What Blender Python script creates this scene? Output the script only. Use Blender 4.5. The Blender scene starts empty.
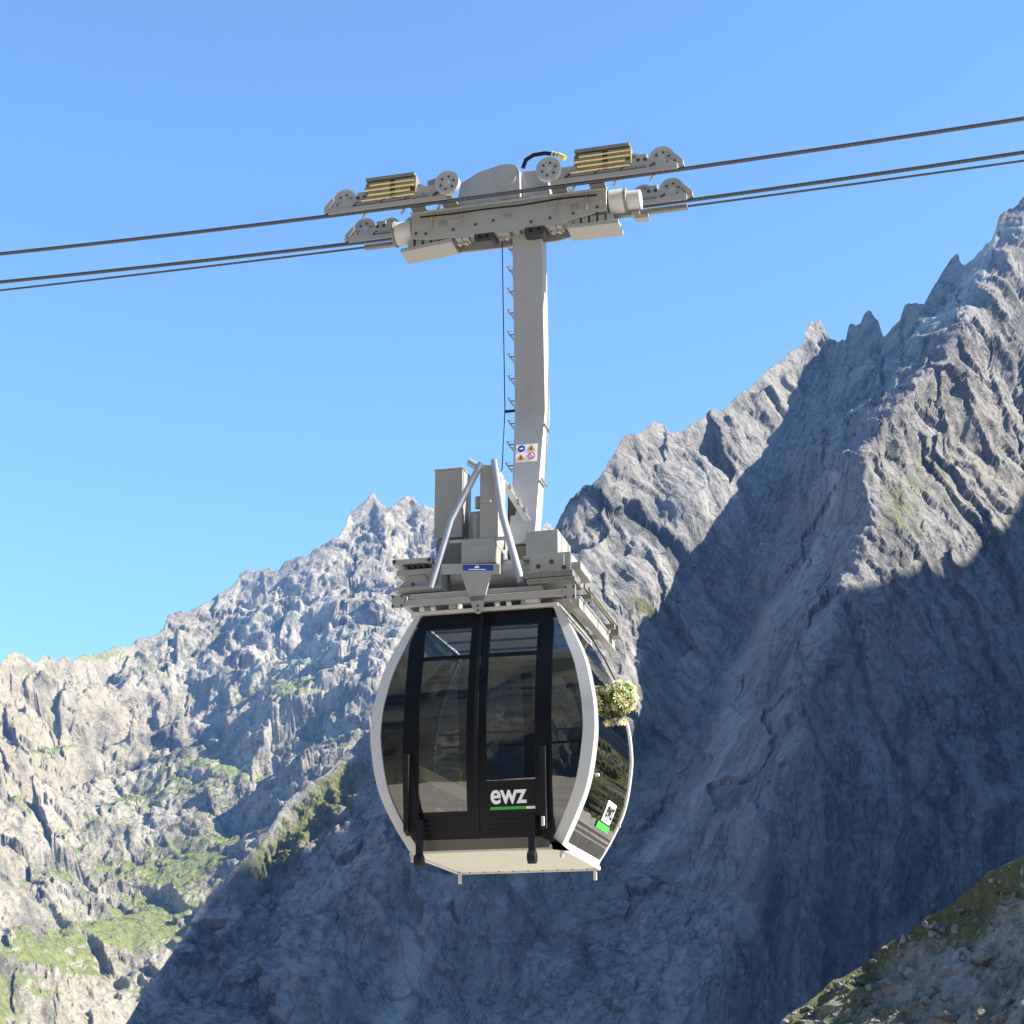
import bpy, bmesh, math, random
import numpy as np
from mathutils import Vector, Matrix
random.seed(7)
R = math.radians
CAMZ = 1.7
F = 1600.0
PITCH = math.atan(548/1600.0)
CP, SP = math.cos(PITCH), math.sin(PITCH)
SUN_EL, SUN_AZ = R(36), R(-11)          # azimuth measured from +X towards +Y
S = np.array([math.cos(SUN_EL)*math.cos(SUN_AZ), math.cos(SUN_EL)*math.sin(SUN_AZ), math.sin(SUN_EL)])
scene = bpy.context.scene
COL = scene.collection

# ------------------------------------------------------------------ materials
def srgb(r, g, b):
    f = lambda c: (c/255/12.92) if c/255 <= .04045 else ((c/255+.055)/1.055)**2.4
    return (f(r), f(g), f(b), 1)

def newmat(name):
    m = bpy.data.materials.new(name); m.use_nodes = True
    nt = m.node_tree
    for n in list(nt.nodes): nt.nodes.remove(n)
    return m, nt

class NT:
    def __init__(s, nt): s.nt = nt
    def n(s, t, **kw):
        x = s.nt.nodes.new(t)
        for k, v in kw.items():
            if k.startswith('i_'):
                x.inputs[int(k[2:]) if k[2:].isdigit() else k[2:].replace('_', ' ')].default_value = v
            else: setattr(x, k, v)
        return x
    def l(s, a, b): s.nt.links.new(a, b)
    def noise(s, vec, scale, detail=4, rough=.55, dist=0):
        x = s.n('ShaderNodeTexNoise'); x.inputs['Scale'].default_value = scale
        x.inputs['Detail'].default_value = detail; x.inputs['Roughness'].default_value = rough
        x.inputs['Distortion'].default_value = dist
        if vec is not None: s.l(vec, x.inputs['Vector'])
        return x.outputs['Fac']
    def ramp(s, fac, stops):
        x = s.n('ShaderNodeValToRGB'); e = x.color_ramp.elements
        while len(e) < len(stops): e.new(.5)
        for i, (p, c) in enumerate(stops):
            e[i].position = p; e[i].color = c if len(c) == 4 else (*c, 1)
        s.l(fac, x.inputs['Fac']); return x.outputs['Color']
    def mix(s, fac, a, b, mode='MIX'):
        x = s.n('ShaderNodeMix', data_type='RGBA', blend_type=mode)
        for v, i in ((fac, 0), (a, 6), (b, 7)):
            if hasattr(v, 'is_linked'): s.l(v, x.inputs[i])
            else: x.inputs[i].default_value = v
        return x.outputs[2]
    def math(s, op, a, b=0.0, clamp=False):
        x = s.n('ShaderNodeMath', operation=op, use_clamp=clamp)
        for v, i in ((a, 0), (b, 1)):
            if hasattr(v, 'is_linked'): s.l(v, x.inputs[i])
            else: x.inputs[i].default_value = v
        return x.outputs[0]
    def mapping(s, vec, scale=(1, 1, 1), rot=(0, 0, 0)):
        x = s.n('ShaderNodeMapping'); x.inputs['Scale'].default_value = scale; x.inputs['Rotation'].default_value = rot
        s.l(vec, x.inputs['Vector']); return x.outputs[0]

def paint(name, col, rough=.45, metal=0.0, var=.12, grime=.25, scale=6.0, bump=.0, spec=.5):
    m, nt = newmat(name); q = NT(nt)
    out = q.n('ShaderNodeOutputMaterial'); b = q.n('ShaderNodeBsdfPrincipled')
    q.l(b.outputs[0], out.inputs[0])
    tc = q.n('ShaderNodeTexCoord').outputs['Object']
    n1 = q.noise(tc, scale, 5); n2 = q.noise(q.mapping(tc, (4, 4, 1.6)), scale*.6, 7, .68)
    dark = tuple(c*(1-grime) for c in col[:3]) + (1,)
    c = q.mix(q.math('MULTIPLY', q.ramp(n2, [(.52, (0, 0, 0)), (.72, (1, 1, 1))]), grime*2.4), col, (dark[0]*.62, dark[1]*.58, dark[2]*.5, 1))
    hi = tuple(min(1, c_*(1+var)) for c_ in col[:3]) + (1,)
    c = q.mix(q.math('MULTIPLY', n1, .6), c, hi)
    q.l(c, b.inputs['Base Color'])
    q.l(q.math('ADD', q.math('MULTIPLY', n1, .25), rough-.12), b.inputs['Roughness'])
    b.inputs['Metallic'].default_value = metal
    b.inputs['Specular IOR Level'].default_value = spec
    if bump:
        bp = q.n('ShaderNodeBump'); bp.inputs['Strength'].default_value = bump; bp.inputs['Distance'].default_value = .004
        q.l(q.noise(tc, scale*12, 4), bp.inputs['Height']); q.l(bp.outputs[0], b.inputs['Normal'])
    return m

M = {}
M['frame'] = paint('frame_paint', (.315, .312, .288, 1), .40, .1, .14, .17)
M['frame_dark'] = paint('frame_dark_steel', (.20, .195, .17, 1), .5, .3, .15, .3)  # darker, more metallic tone than the frame paint
M['arm'] = paint('arm_paint', (.36, .36, .352, 1), .34, .15, .08, .10, 2.5)
M['galv'] = paint('galvanised_steel', (.32, .32, .32, 1), .38, .6, .15, .3, 14)
M['tube'] = paint('tube_paint', (.36, .37, .39, 1), .35, .35, .1, .2)
M['white'] = paint('white_shell_paint', (.52, .52, .505, 1), .3, 0, .05, .10)
M['cream'] = paint('cream_underside', (.60, .585, .48, 1), .5, 0, .06, .2)
M['ceiling'] = paint('cream_ceiling', (.94, .80, .50, 1), .55, 0, .05, .05)
M['black'] = paint('black_trim', (.003, .004, .006, 1), .35, 0, .2, .1, spec=.22)
M['black_matt'] = paint('black_rubber', (.009, .009, .010, 1), .6, 0, .3, .2, spec=.25)
M['brown'] = paint('dark_skirt', (.075, .07, .055, 1), .35, 0, .2, .2)
M['brass'] = paint('brass_roller', (.52, .42, .22, 1), .20, .9, .15, .3, 10)
M['brass_dark'] = paint('brass_bed', (.34, .27, .14, 1), .40, .7, .2, .35, 14)
M['green'] = paint('green_handrail', (.16, .42, .10, 1), .4)
M['green_sign'] = paint('green_stripe', (.03, .40, .04, 1), .4, 0, .05, 0)
M['white_sign'] = paint('white_lettering', (.85, .85, .85, 1), .4, 0, .02, 0)
M['blue'] = paint('blue_label', (.02, .05, .30, 1), .4, 0, .1, .05)
M['yellow'] = paint('yellow_plastic', (.75, .50, .05, 1), .4, 0, .1, .05)
M['orange'] = paint('warning_orange', (.72, .35, .03, 1), .45, 0, .05, .02)
M['red'] = paint('red_paint', (.55, .03, .02, 1), .35, 0, .05, .05)
M['redbrown'] = paint('red_oxide', (.26, .14, .12, 1), .5, 0, .2, .2)
M['seat'] = paint('bench_cream', (.62, .55, .40, 1), .5)
M['wheelw'] = paint('wheel_alloy', (.42, .42, .41, 1), .35, .3, .1, .15, 12)
M['bolt'] = paint('bolt_dark', (.05, .05, .05, 1), .5, .3)

def rope_mat():
    m, nt = newmat('steel_rope'); q = NT(nt)
    out = q.n('ShaderNodeOutputMaterial'); b = q.n('ShaderNodeBsdfPrincipled'); q.l(b.outputs[0], out.inputs[0])
    tc = q.n('ShaderNodeTexCoord').outputs['Object']
    w = q.n('ShaderNodeTexWave', wave_type='BANDS', bands_direction='DIAGONAL'); w.inputs['Scale'].default_value = 9
    w.inputs['Distortion'].default_value = .3
    q.l(tc, w.inputs['Vector'])
    q.l(q.ramp(w.outputs['Fac'], [(.1, (.075, .077, .085)), (.9, (.10, .102, .11))]), b.inputs['Base Color'])
    b.inputs['Metallic'].default_value = .6; b.inputs['Roughness'].default_value = .45
    return m
M['rope'] = rope_mat()

def glass_mat(name, tint, refl):
    m, nt = newmat(name); q = NT(nt)
    out = q.n('ShaderNodeOutputMaterial')
    tr = q.n('ShaderNodeBsdfTransparent'); tr.inputs[0].default_value = (*tint, 1)
    gl = q.n('ShaderNodeBsdfGlossy'); gl.inputs['Roughness'].default_value = .015
    gl.inputs[0].default_value = (1, .98, .95, 1)
    tc = q.n('ShaderNodeTexCoord').outputs['Object']
    bp = q.n('ShaderNodeBump'); bp.inputs['Strength'].default_value = .25; bp.inputs['Distance'].default_value = .01
    q.l(q.noise(tc, 2.2, 2, .5), bp.inputs['Height']); q.l(bp.outputs[0], gl.inputs['Normal'])
    fr = q.n('ShaderNodeFresnel'); fr.inputs[0].default_value = 1.5
    f = q.math('ADD', q.math('MULTIPLY', fr.outputs[0], 1.0), refl, True)
    mx = q.n('ShaderNodeMixShader'); q.l(f, mx.inputs[0]); q.l(tr.outputs[0], mx.inputs[1]); q.l(gl.outputs[0], mx.inputs[2])
    q.l(mx.outputs[0], out.inputs[0])
    return m
M['glass'] = glass_mat('tinted_glass', (.50, .51, .49), .085)
M['glass_end'] = glass_mat('tinted_end_glass', (.42, .44, .44), .05)
M['glass_rear'] = glass_mat('rear_glass', (.72, .73, .72), .02)
M['glass_clear'] = glass_mat('clear_vent_glass', (.88, .88, .86), .0)

# ------------------------------------------------------------------ mesh helper
ZB = 1.8                                   # local zero of the cable car (height over the eye)
class MB:
    """collects shapes in (u along rope, w towards viewer, z) -> local x=u, y=-w, z-ZB"""
    def __init__(s): s.v = []; s.f = []; s.smooth = []
    def add(s, vs, fs, sm=False):
        o = len(s.v); s.v += [(a, -b, c-ZB) for a, b, c in vs]
        s.f += [tuple(i+o for i in f) for f in fs]; s.smooth += [sm]*len(fs); return s
    def hexa(s, p):
        return s.add(p, [(0, 3, 2, 1), (4, 5, 6, 7), (0, 1, 5, 4), (1, 2, 6, 5), (2, 3, 7, 6), (3, 0, 4, 7)])
    def box(s, u0, u1, w0, w1, z0, z1):
        return s.hexa([(u0, w0, z0), (u1, w0, z0), (u1, w1, z0), (u0, w1, z0), (u0, w0, z1), (u1, w0, z1), (u1, w1, z1), (u0, w1, z1)])
    def prism(s, poly, w0, w1):            # polygon in (u,z)
        n = len(poly)
        return s.add([(a, w0, b) for a, b in poly]+[(a, w1, b) for a, b in poly],
                     [tuple(range(n))[::-1], tuple(range(n, 2*n))]+[(i, (i+1) % n, n+(i+1) % n, n+i) for i in range(n)])
    def prism_w(s, poly, u0, u1):          # polygon in (w,z)
        n = len(poly)
        return s.add([(u0, a, b) for a, b in poly]+[(u1, a, b) for a, b in poly],
                     [tuple(range(n))[::-1], tuple(range(n, 2*n))]+[(i, (i+1) % n, n+(i+1) % n, n+i) for i in range(n)])
    def tube(s, pts, r, seg=12, cap=True):
        P = [Vector(p) for p in pts]; n = len(P); vs = []; fs = []
        rr = r if isinstance(r, (list, tuple)) else [r]*n
        ref = Vector((0, 0, 1)) if abs((P[-1]-P[0]).normalized().z) < .9 else Vector((1, 0, 0))
        for i, p in enumerate(P):
            t = (P[min(i+1, n-1)]-P[max(i-1, 0)]).normalized()
            a = t.cross(ref).normalized(); b = t.cross(a)
            for k in range(seg):
                an = 2*math.pi*k/seg
                vs.append(tuple(p+a*math.cos(an)*rr[i]+b*math.sin(an)*rr[i]))
        for i in range(n-1):
            for k in range(seg):
                fs.append((i*seg+k, i*seg+(k+1) % seg, (i+1)*seg+(k+1) % seg, (i+1)*seg+k))
        s.add(vs, fs, True)
        if cap:
            o = len(s.v)-len(vs)
            s.f += [tuple(o+k for k in range(seg))[::-1], tuple(o+(n-1)*seg+k for k in range(seg))]; s.smooth += [False]*2
        return s
    def bar(s, p, q, a, b, side=(0, 1, 0)):  # rectangular bar from p to q, a across 'side', b other
        p, q = Vector(p), Vector(q); t = (q-p).normalized(); sd = Vector(side)
        sd = (sd-t*sd.dot(t)).normalized(); o = t.cross(sd)
        c = [sd*a/2+o*b/2, sd*a/2-o*b/2, -sd*a/2-o*b/2, -sd*a/2+o*b/2]
        return s.hexa([tuple(p+x) for x in c]+[tuple(q+x) for x in c])
    def lathe_w(s, u, z, prof, seg=28):    # rotation about the w axis: prof = [(r, w)]
        vs = []; fs = []; n = len(prof)
        for r, w in prof:
            for k in range(seg):
                a = 2*math.pi*k/seg; vs.append((u+r*math.cos(a), w, z+r*math.sin(a)))
        for i in range(n-1):
            for k in range(seg):
                fs.append((i*seg+k, i*seg+(k+1) % seg, (i+1)*seg+(k+1) % seg, (i+1)*seg+k))
        fs += [tuple(range(seg))[::-1], tuple((n-1)*seg+k for k in range(seg))]
        s.add(vs, fs, True); return s
    def bolts(s, pts, w, r=.014, h=.01):
        for u, z in pts: s.lathe_w(u, z, [(r, w), (r, w+h)], 8)
        return s
    def build(s, name, mat, parent=None, bevel=0.0, sm_ang=35):
        me = bpy.data.meshes.new(name); me.from_pydata(s.v, [], s.f); me.update()
        bm = bmesh.new(); bm.from_mesh(me); bmesh.ops.recalc_face_normals(bm, faces=bm.faces); bm.to_mesh(me); bm.free()
        o = bpy.data.objects.new(name, me); COL.objects.link(o)
        me.materials.append(mat if not isinstance(mat, str) else M[mat])
        me.polygons.foreach_set('use_smooth', [True]*len(me.polygons))
        try: me.set_sharp_from_angle(angle=R(sm_ang))
        except Exception: pass
        if parent: o.parent = parent
        if bevel:
            b = o.modifiers.new('bevel', 'BEVEL'); b.width = bevel; b.segments = 2; b.limit_method = 'ANGLE'; b.angle_limit = R(40)
            b.harden_normals = True
        return o

def tag(o, label=None, cat=None, group=None, kind=None):
    if label: o['label'] = label
    if cat: o['category'] = cat
    if group: o['group'] = group
    if kind: o['kind'] = kind
    return o

def instance(src, parent, dx=0, dw=0, dz=0):
    c = src.copy(); COL.objects.link(c); c.parent = parent
    c.location = Vector(src.location)+Vector((dx, -dw, dz))
    for ch in list(src.children):
        d = ch.copy(); COL.objects.link(d); d.parent = c
    return c

# ------------------------------------------------------------------ the cable car
car = bpy.data.objects.new('cable_car', None); COL.objects.link(car)
car.location = (-0.05, 16.5, CAMZ+ZB); car.rotation_euler = (0, 0, -R(14.5)); car.empty_display_size = .3
tag(car, 'grey and white aerial cable car cabin with dark tinted windows hanging from two ropes', 'cable car')
def piece(fn, name, mat, parent=car, bevel=.006):
    b = MB(); fn(b); return b.build(name, mat, parent, bevel)

ZK = [1.92, 2.20, 2.52, 2.95, 3.15, 3.40, 3.80, 4.33]
AK = [.745, .905, 1.045, 1.125, 1.13, 1.105, 1.005, .745]
BK = [.85, .93, .985, 1.01, 1.01, .99, .92, .80]
def cr(z, K):
    z = min(max(z, ZK[0]), ZK[-1])
    i = max(0, min(len(ZK)-2, sum(1 for k in ZK if k <= z)-1))
    z0, z1 = ZK[i], ZK[i+1]; t = (z-z0)/(z1-z0); h = z1-z0
    def m(j):
        if j == 0: return (K[1]-K[0])/(ZK[1]-ZK[0])
        if j == len(K)-1: return (K[-1]-K[-2])/(ZK[-1]-ZK[-2])
        return (K[j+1]-K[j-1])/(ZK[j+1]-ZK[j-1])
    return ((2*t**3-3*t*t+1)*K[i]+(t**3-2*t*t+t)*h*m(i)+(-2*t**3+3*t*t)*K[i+1]+(t**3-t*t)*h*m(i+1))
A = lambda z: cr(z, AK)
B = lambda z: cr(z, BK)
def zs(z0, z1, n=14): return [z0+(z1-z0)*i/n for i in range(n+1)]
def strip_front(b, uf0, uf1, z0, z1, off=0.0, th=.02, sgn=1, n=14):
    """curved strip on the door face (sgn=1) or the back face (-1); uf = functions of z or numbers"""
    g0 = uf0 if callable(uf0) else (lambda z: uf0); g1 = uf1 if callable(uf1) else (lambda z: uf1)
    Z = zs(z0, z1, n); vs = []; fs = []
    for z in Z:
        w = B(z)+off
        vs += [(g0(z), sgn*w, z), (g1(z), sgn*w, z), (g1(z), sgn*(w-th), z), (g0(z), sgn*(w-th), z)]
    for i in range(n):
        for k in range(4): fs.append((i*4+k, i*4+(k+1) % 4, i*4+4+(k+1) % 4, i*4+4+k))
    fs += [(0, 1, 2, 3), (n*4, n*4+1, n*4+2, n*4+3)]
    b.add(vs, fs)
def strip_end(b, wf0, wf1, z0, z1, off=0.0, th=.02, sgn=1, n=14):
    g0 = wf0 if callable(wf0) else (lambda z: wf0); g1 = wf1 if callable(wf1) else (lambda z: wf1)
    Z = zs(z0, z1, n); vs = []; fs = []
    for z in Z:
        u = A(z)+off
        vs += [(sgn*u, g0(z), z), (sgn*u, g1(z), z), (sgn*(u-th), g1(z), z), (sgn*(u-th), g0(z), z)]
    for i in range(n):
        for k in range(4): fs.append((i*4+k, i*4+(k+1) % 4, i*4+4+(k+1) % 4, i*4+4+k))
    fs += [(0, 1, 2, 3), (n*4, n*4+1, n*4+2, n*4+3)]
    b.add(vs, fs)

# corner posts: L-shaped curved profiles
def corner_post(su, sw, fw, dw):
    b = MB(); n = 26; Z = zs(1.93, 4.34, n); vs = []; fs = []
    for z in Z:
        a, w = A(z)+.012, B(z)+.012
        t = .045
        taper = min(1, (4.34-z)/.5*.55+.55)
        f = fw*taper
        P = [(a, w), (a, w-dw), (a-t, w-dw), (a-t, w-t), (a-f, w-t), (a-f, w)]
        vs += [(su*x, sw*y, z) for x, y in P]
    m = 6
    for i in range(n):
        for k in range(m): fs.append((i*m+k, i*m+(k+1) % m, i*m+m+(k+1) % m, i*m+m+k))
    fs += [tuple(range(m)), tuple(n*m+k for k in range(m))]
    b.add(vs, fs)
    return b.build('corner_post', 'white', car, .008)
corner_post(-1, 1, .105, .11); corner_post(1, 1, .125, .17)
def rear_post(su):
    b = MB(); Z = zs(1.93, 3.46, 20)
    b.tube([(su*(A(z)-.006), -(B(z)-.006), z) for z in Z], .017, 10)
    b.build('rear_post', 'white' if su > 0 else 'black', car)
    b = MB(); Z = zs(3.46, 4.33, 10)
    b.tube([(su*(A(z)-.02), -(B(z)-.02), z) for z in Z], .014, 10)
    b.build('rear_post_top', 'black', car)
rear_post(1); rear_post(-1)

# roof, top rim and floor
def roof(b):
    b.box(-.735, .735, -.79, .79, 4.30, 4.345)
piece(roof, 'roof', 'white')
def rim(b):
    b.box(-.78, .745, .795, .835, 4.318, 4.356); b.box(-.78, .745, -.835, -.795, 4.318, 4.356)
    b.box(-.77, -.742, -.795, .795, 4.33, 4.352); b.box(.738, .755, -.795, .795, 4.335, 4.352)
piece(rim, 'roof_rim', 'white')
piece(lambda b: b.box(-.70, .70, -.77, .77, 4.255, 4.295), 'ceiling', 'ceiling')
def cbeam(b):
    for w in (.35, -.1, -.5): b.box(-.69, .69, w-.012, w+.012, 4.235, 4.254)
piece(lambda b: b.prism_w([(-.76, 4.25), (-.70, 4.25), (-.86, 3.99), (-.88, 3.99)], -.66, .66), 'ceiling_lining', 'ceiling')
piece(cbeam, 'ceiling_trim', 'black_matt', bevel=0)
def floor(b):
    b.prism([(-.745, 1.90), (.765, 1.90), (.80, 1.985), (-.785, 1.985)], -.85, .845)
fl = piece(floor, 'floor_pan', 'cream', bevel=.012)
def lip(b):
    b.box(-.765, .785, -.875, -.852, 1.885, 1.935); b.box(-.775, -.748, -.85, .82, 1.885, 1.925); b.box(.768, .795, -.85, .82, 1.885, 1.925)
piece(lip, 'floor_lip', 'white', fl)
def rivets(b):
    for i in range(9): 
        u = -.62+i*.16
        b.tube([(u, -.80, 1.90), (u, -.80, 1.892)], .010, 8)
piece(rivets, 'rivet_row', 'bolt', fl, 0)
for u, w in ((-.73, -.80), (.745, -.80), (-.745, .80), (.745, .78)):
    piece(lambda b: b.box(u-.016, u+.016, w-.02, w+.02, 1.78 if w < 0 else 1.83, 1.90), 'guide_pin', 'white', bevel=.004)

def frontu(u): return u
# door face: panes and black mullions, doors
zt0 = 4.30
lower = 2.03
UP = {'p0': -1.065, 'p1': -.80, 'm1': -.645, 'c0': -.15, 'c1': .045, 'w1': .54, 'm3': .70, 'p3': .95}
# outer fixed panes
edgeL = lambda z: -(A(z)-.075)
edgeR = lambda z: (A(z)-.09)
def top_narrow(lim):  # keep mullion positions inside the barrel outline
    return lambda z: (max(lim, -(A(z)-.09)) if lim < 0 else min(lim, A(z)-.09))
def pane(name, u0, u1, z0, z1, mat, parent=car, off=-.01, sgn=1):
    b = MB(); strip_front(b, u0, u1, z0, z1, off, .008, sgn); return b.build(name, mat, parent)
pane('side_pane', edgeL, top_narrow(-.80), 2.05, 4.20, 'glass')
pane('side_pane', top_narrow(.70), edgeR, 2.05, 4.20, 'glass')
def door(u0, u1, mull0, mull1, wid):
    """a sliding door leaf: dark frame, window, vent"""
    b = MB()
    strip_front(b, top_narrow(u0), top_narrow(mull0) if abs(mull0) > .3 else mull0, 2.03, 4.31, .004, .045)
    strip_front(b, top_narrow(mull1) if abs(mull1) > .3 else mull1, top_narrow(u1) if abs(u1) > .3 else u1, 2.03, 4.31, .004, .045)
    a0, a1 = (mull0, mull1)
    fr = [(4.145, 4.31), (2.03, 2.285)]
    for z0, z1 in fr: strip_front(b, top_narrow(a0) if abs(a0) > .3 else a0, top_narrow(a1) if abs(a1) > .3 else a1, z0, z1, .002, .043, n=4)
    strip_front(b, a0, a1, 3.815, 3.850, .002, .04, n=2)
    d = b.build('sliding_door', 'black', car)
    pane('window_pane', a0, a1, 2.285, 3.815, 'glass', d)
    pane('vent_pane', top_narrow(a0), top_narrow(a1), 3.85, 4.145, 'glass_clear', d)
    rb = MB()
    for i in range(4):
        z = 2.085+i*.045
        strip_front(rb, a0, a1, z, z+.016, .010, .012, n=1)
    rb.build('door_rib', 'black_matt', d)
    return d
dl = door(-.80, -.052, -.645, -.15, 0)
dr = door(-.048, .70, .045, .54, 0)
# bottom skirt and header
b = MB(); strip_front(b, lambda z: -(A(z)-.06), lambda z: A(z)-.08, 1.925, 2.026, -.004, .03, n=3); b.build('door_sill', 'brown', car)
b = MB(); strip_front(b, lambda z: -(A(z)-.06), lambda z: (A(z)-.07), 4.20, 4.315, -.012, .02, n=3); b.build('door_header', 'black', car)
# centre rubber seal
b = MB(); strip_front(b, -.068, -.032, 2.06, 4.29, .016, .012); b.build('door_seal', 'black_matt', car)
# horizontal interior-looking bars on the doors (handles)
# door guides and hanging rollers
def guideL(b):
    b.prism_w([(1.03, 2.84), (1.085, 2.84), (1.06, 2.10), (.96, 2.06)], -.765, -.715)
    b.prism([(-.715, 2.82), (-.60, 2.10), (-.715, 2.06)], .985, 1.02)
piece(guideL, 'door_guide', 'black_matt')
def guideR(b):
    b.prism_w([(1.03, 2.86), (1.075, 2.86), (1.05, 2.08), (.96, 2.08)], .60, .66)
    b.prism([(.60, 2.08), (.70, 2.18), (.70, 1.90), (.83, 1.885), (.70, 1.96), (.60, 2.0)], .90, .96)
piece(guideR, 'door_guide', 'black_matt')
def lockblock(b): b.box(.615, .645, 1.052, 1.075, 2.10, 2.19)
piece(lockblock, 'latch', 'white')
def hanger(u, w):
    b = MB(); b.box(u-.034, u+.034, w-.025, w+.02, 1.82, 2.20); b.bar((u, w-.02, 2.17), (u, .93, 2.17), .04, .05, (1, 0, 0))
    o = b.build('door_drive_arm', 'black_matt', car, .006)
    r = MB(); r.tube([(u-.04, w, 1.815), (u+.04, w, 1.815)], .062, 20)
    r.build('roller', 'black_matt', o, .006)
hanger(-.605, 1.03); hanger(.515, 1.03)
# back face: same layout of panes, end faces
bk = MB()
for u0, u1 in ((-.80, -.70), (-.06, .06), (.70, .80)): strip_front(bk, top_narrow(u0) if abs(u0) > .3 else u0, top_narrow(u1) if abs(u1) > .3 else u1, 1.95, 4.31, 0, .04, -1)
strip_front(bk, lambda z: -(A(z)-.05), lambda z: A(z)-.05, 1.93, 2.22, .002, .03, -1, n=4)
strip_front(bk, lambda z: -(A(z)-.05), lambda z: A(z)-.05, 4.22, 4.31, .002, .03, -1, n=3)
bk.build('rear_frame', 'black', car)
pane('rear_pane', lambda z: -(A(z)-.05), top_narrow(-.80), 2.22, 4.22, 'glass_rear', sgn=-1)
pane('rear_pane', top_narrow(-.70), -.06, 2.22, 4.22, 'glass_rear', sgn=-1)
pane('rear_pane', .06, top_narrow(.70), 2.22, 4.22, 'glass_rear', sgn=-1)
pane('rear_pane', top_narrow(.80), lambda z: A(z)-.05, 2.22, 4.22, 'glass_rear', sgn=-1)
for sg in (1, -1):
    b = MB(); strip_end(b, lambda z: -(B(z)-.035), lambda z: B(z)-.15, 2.08, 4.28, -.006, .008, sg)
    b.build('end_window', 'glass_end', car)
    b = MB(); strip_end(b, lambda z: -(B(z)-.03), lambda z: B(z)-.14, 1.985, 2.10, .0, .03, sg, n=3)
    for zz in (2.12, 2.17): strip_end(b, lambda z: -(B(z)-.04), lambda z: B(z)-.16, zz, zz+.022, .002, .012, sg, n=1)
    b.build('end_kick_plate', 'black', car)
# latch knob and small bracket on the visible end window
piece(lambda b: b.tube([(A(2.63)-.01, .66, 2.63), (A(2.63)+.03, .66, 2.63)], .016, 10), 'window_knob', 'white')
piece(lambda b: b.box(A(2.4)-.005, A(2.4)+.02, -.84, -.80, 2.32, 2.345), 'window_catch', 'white', bevel=.002)

# lettering
def text_mesh(name, txt, h, mat, parent, loc, rot, width=None, bold=.012, shear=0.0):
    cu = bpy.data.curves.new(name, 'FONT'); cu.body = txt; cu.size = 1; cu.offset = bold; cu.extrude = .008
    cu.space_character = .98
    to = bpy.data.objects.new('tmp', cu); COL.objects.link(to)
    dg = bpy.context.evaluated_depsgraph_get(); me = bpy.data.meshes.new_from_object(to.evaluated_get(dg))
    COL.objects.unlink(to); bpy.data.objects.remove(to)
    co = np.empty(len(me.vertices)*3); me.vertices.foreach_get('co', co); co = co.reshape(-1, 3)
    mn, mx = co.min(0), co.max(0)
    co[:, 0] = (co[:, 0]-mn[0])/(mx[0]-mn[0])*(width or h*1.0)
    co[:, 1] = (co[:, 1]-mn[1])/(mx[1]-mn[1])*h
    co[:, 2] = (co[:, 2]-mn[2])/(mx[2]-mn[2])*.004
    me.vertices.foreach_set('co', co.ravel()); me.update(); me.name = name
    o = bpy.data.objects.new(name, me); COL.objects.link(o); me.materials.append(M[mat])
    o.parent = parent; o.location = loc; o.rotation_euler = rot
    return o
# dark sign panel behind the lettering on the right door
sp = MB(); strip_front(sp, .05, .535, 2.262, 2.56, .006, .01, n=4); sp = sp.build('sign_panel', M['black'], car)
tiltw = math.atan2(B(2.47)-B(2.34), .13)
text_mesh('lettering', 'ewz', .135, 'white_sign', sp, (.092, -(B(2.335)+.010), 2.335-ZB), (R(90)+tiltw, 0, 0), .36, .02)
b = MB(); strip_front(b, .083, .441, 2.283, 2.310, .009, .004, n=1); b.build('stripe', 'green_sign', sp)
b = MB(); strip_front(b, .441, .53, 2.283, 2.307, .0095, .004, n=1); b.build('stripe_end', 'white_sign', sp)
# sign on the end glass
es = MB(); strip_end(es, -.52, -.10, 2.30, 2.50, .006, .005, 1, n=2); es = es.build('end_sign', 'white_sign', car)
text_mesh('lettering', 'ewz', .12, 'black', es, (A(2.34)+.009, .13+.02, 2.345-ZB), (R(90)+math.atan2(A(2.46)-A(2.34), .12), 0, R(90)), .34, .02)
b = MB(); strip_end(b, -.58, .0, 2.225, 2.285, .006, .004, 1, n=1); b.build('end_stripe', 'green_sign', es)

# interior: benches, handrails
def benches(b):
    b.box(-.98, -.62, -.55, .45, 2.36, 2.42); b.box(.62, .98, -.55, .45, 2.36, 2.42)
piece(benches, 'bench', 'seat', bevel=.01)
def skirtrail(b):
    b.bar((-.66, .35, 2.30), (-.30, -.72, 2.34), .03, .14, (0, 0, 1)) 
piece(lambda b: b.bar((-.92, .25, 2.83), (-.50, -.25, 2.62), .03, .13, (0, 1, .2)), 'bench_backrest', 'seat', bevel=.01)
piece(lambda b: b.bar((-.45, -.3, 2.52), (-.10, -.62, 2.36), .03, .06, (0, 1, .2)), 'bench_edge', 'seat', bevel=.01)
def rails(b):
    pts = [(-.70, .3, 4.14), (-.72, -.3, 4.14), (-.66, -.55, 4.12), (-.55, -.62, 4.12), (.55, -.62, 4.12), (.66, -.55, 4.12), (.72, -.3, 4.14), (.70, .3, 4.14)]
    b.tube(pts, .02, 10)
piece(rails, 'ceiling_handrail', 'green', bevel=0)
piece(lambda b: b.tube([(-.58, -.25, 1.99), (-.58, -.25, 2.88)], .018, 10), 'grab_pole', 'green', bevel=0)
piece(lambda b: b.box(-.76, .76, -.80, .78, 1.99, 2.03), 'cabin_floor', 'cream')
def midrails(b):
    for z in (2.78, 3.28, 3.42):
        b.tube([(-A(z)+.07, -B(z)+.06, z), (A(z)-.07, -B(z)+.06, z)], .014, 8)
piece(midrails, 'window_rail', 'black_matt', bevel=0)

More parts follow.
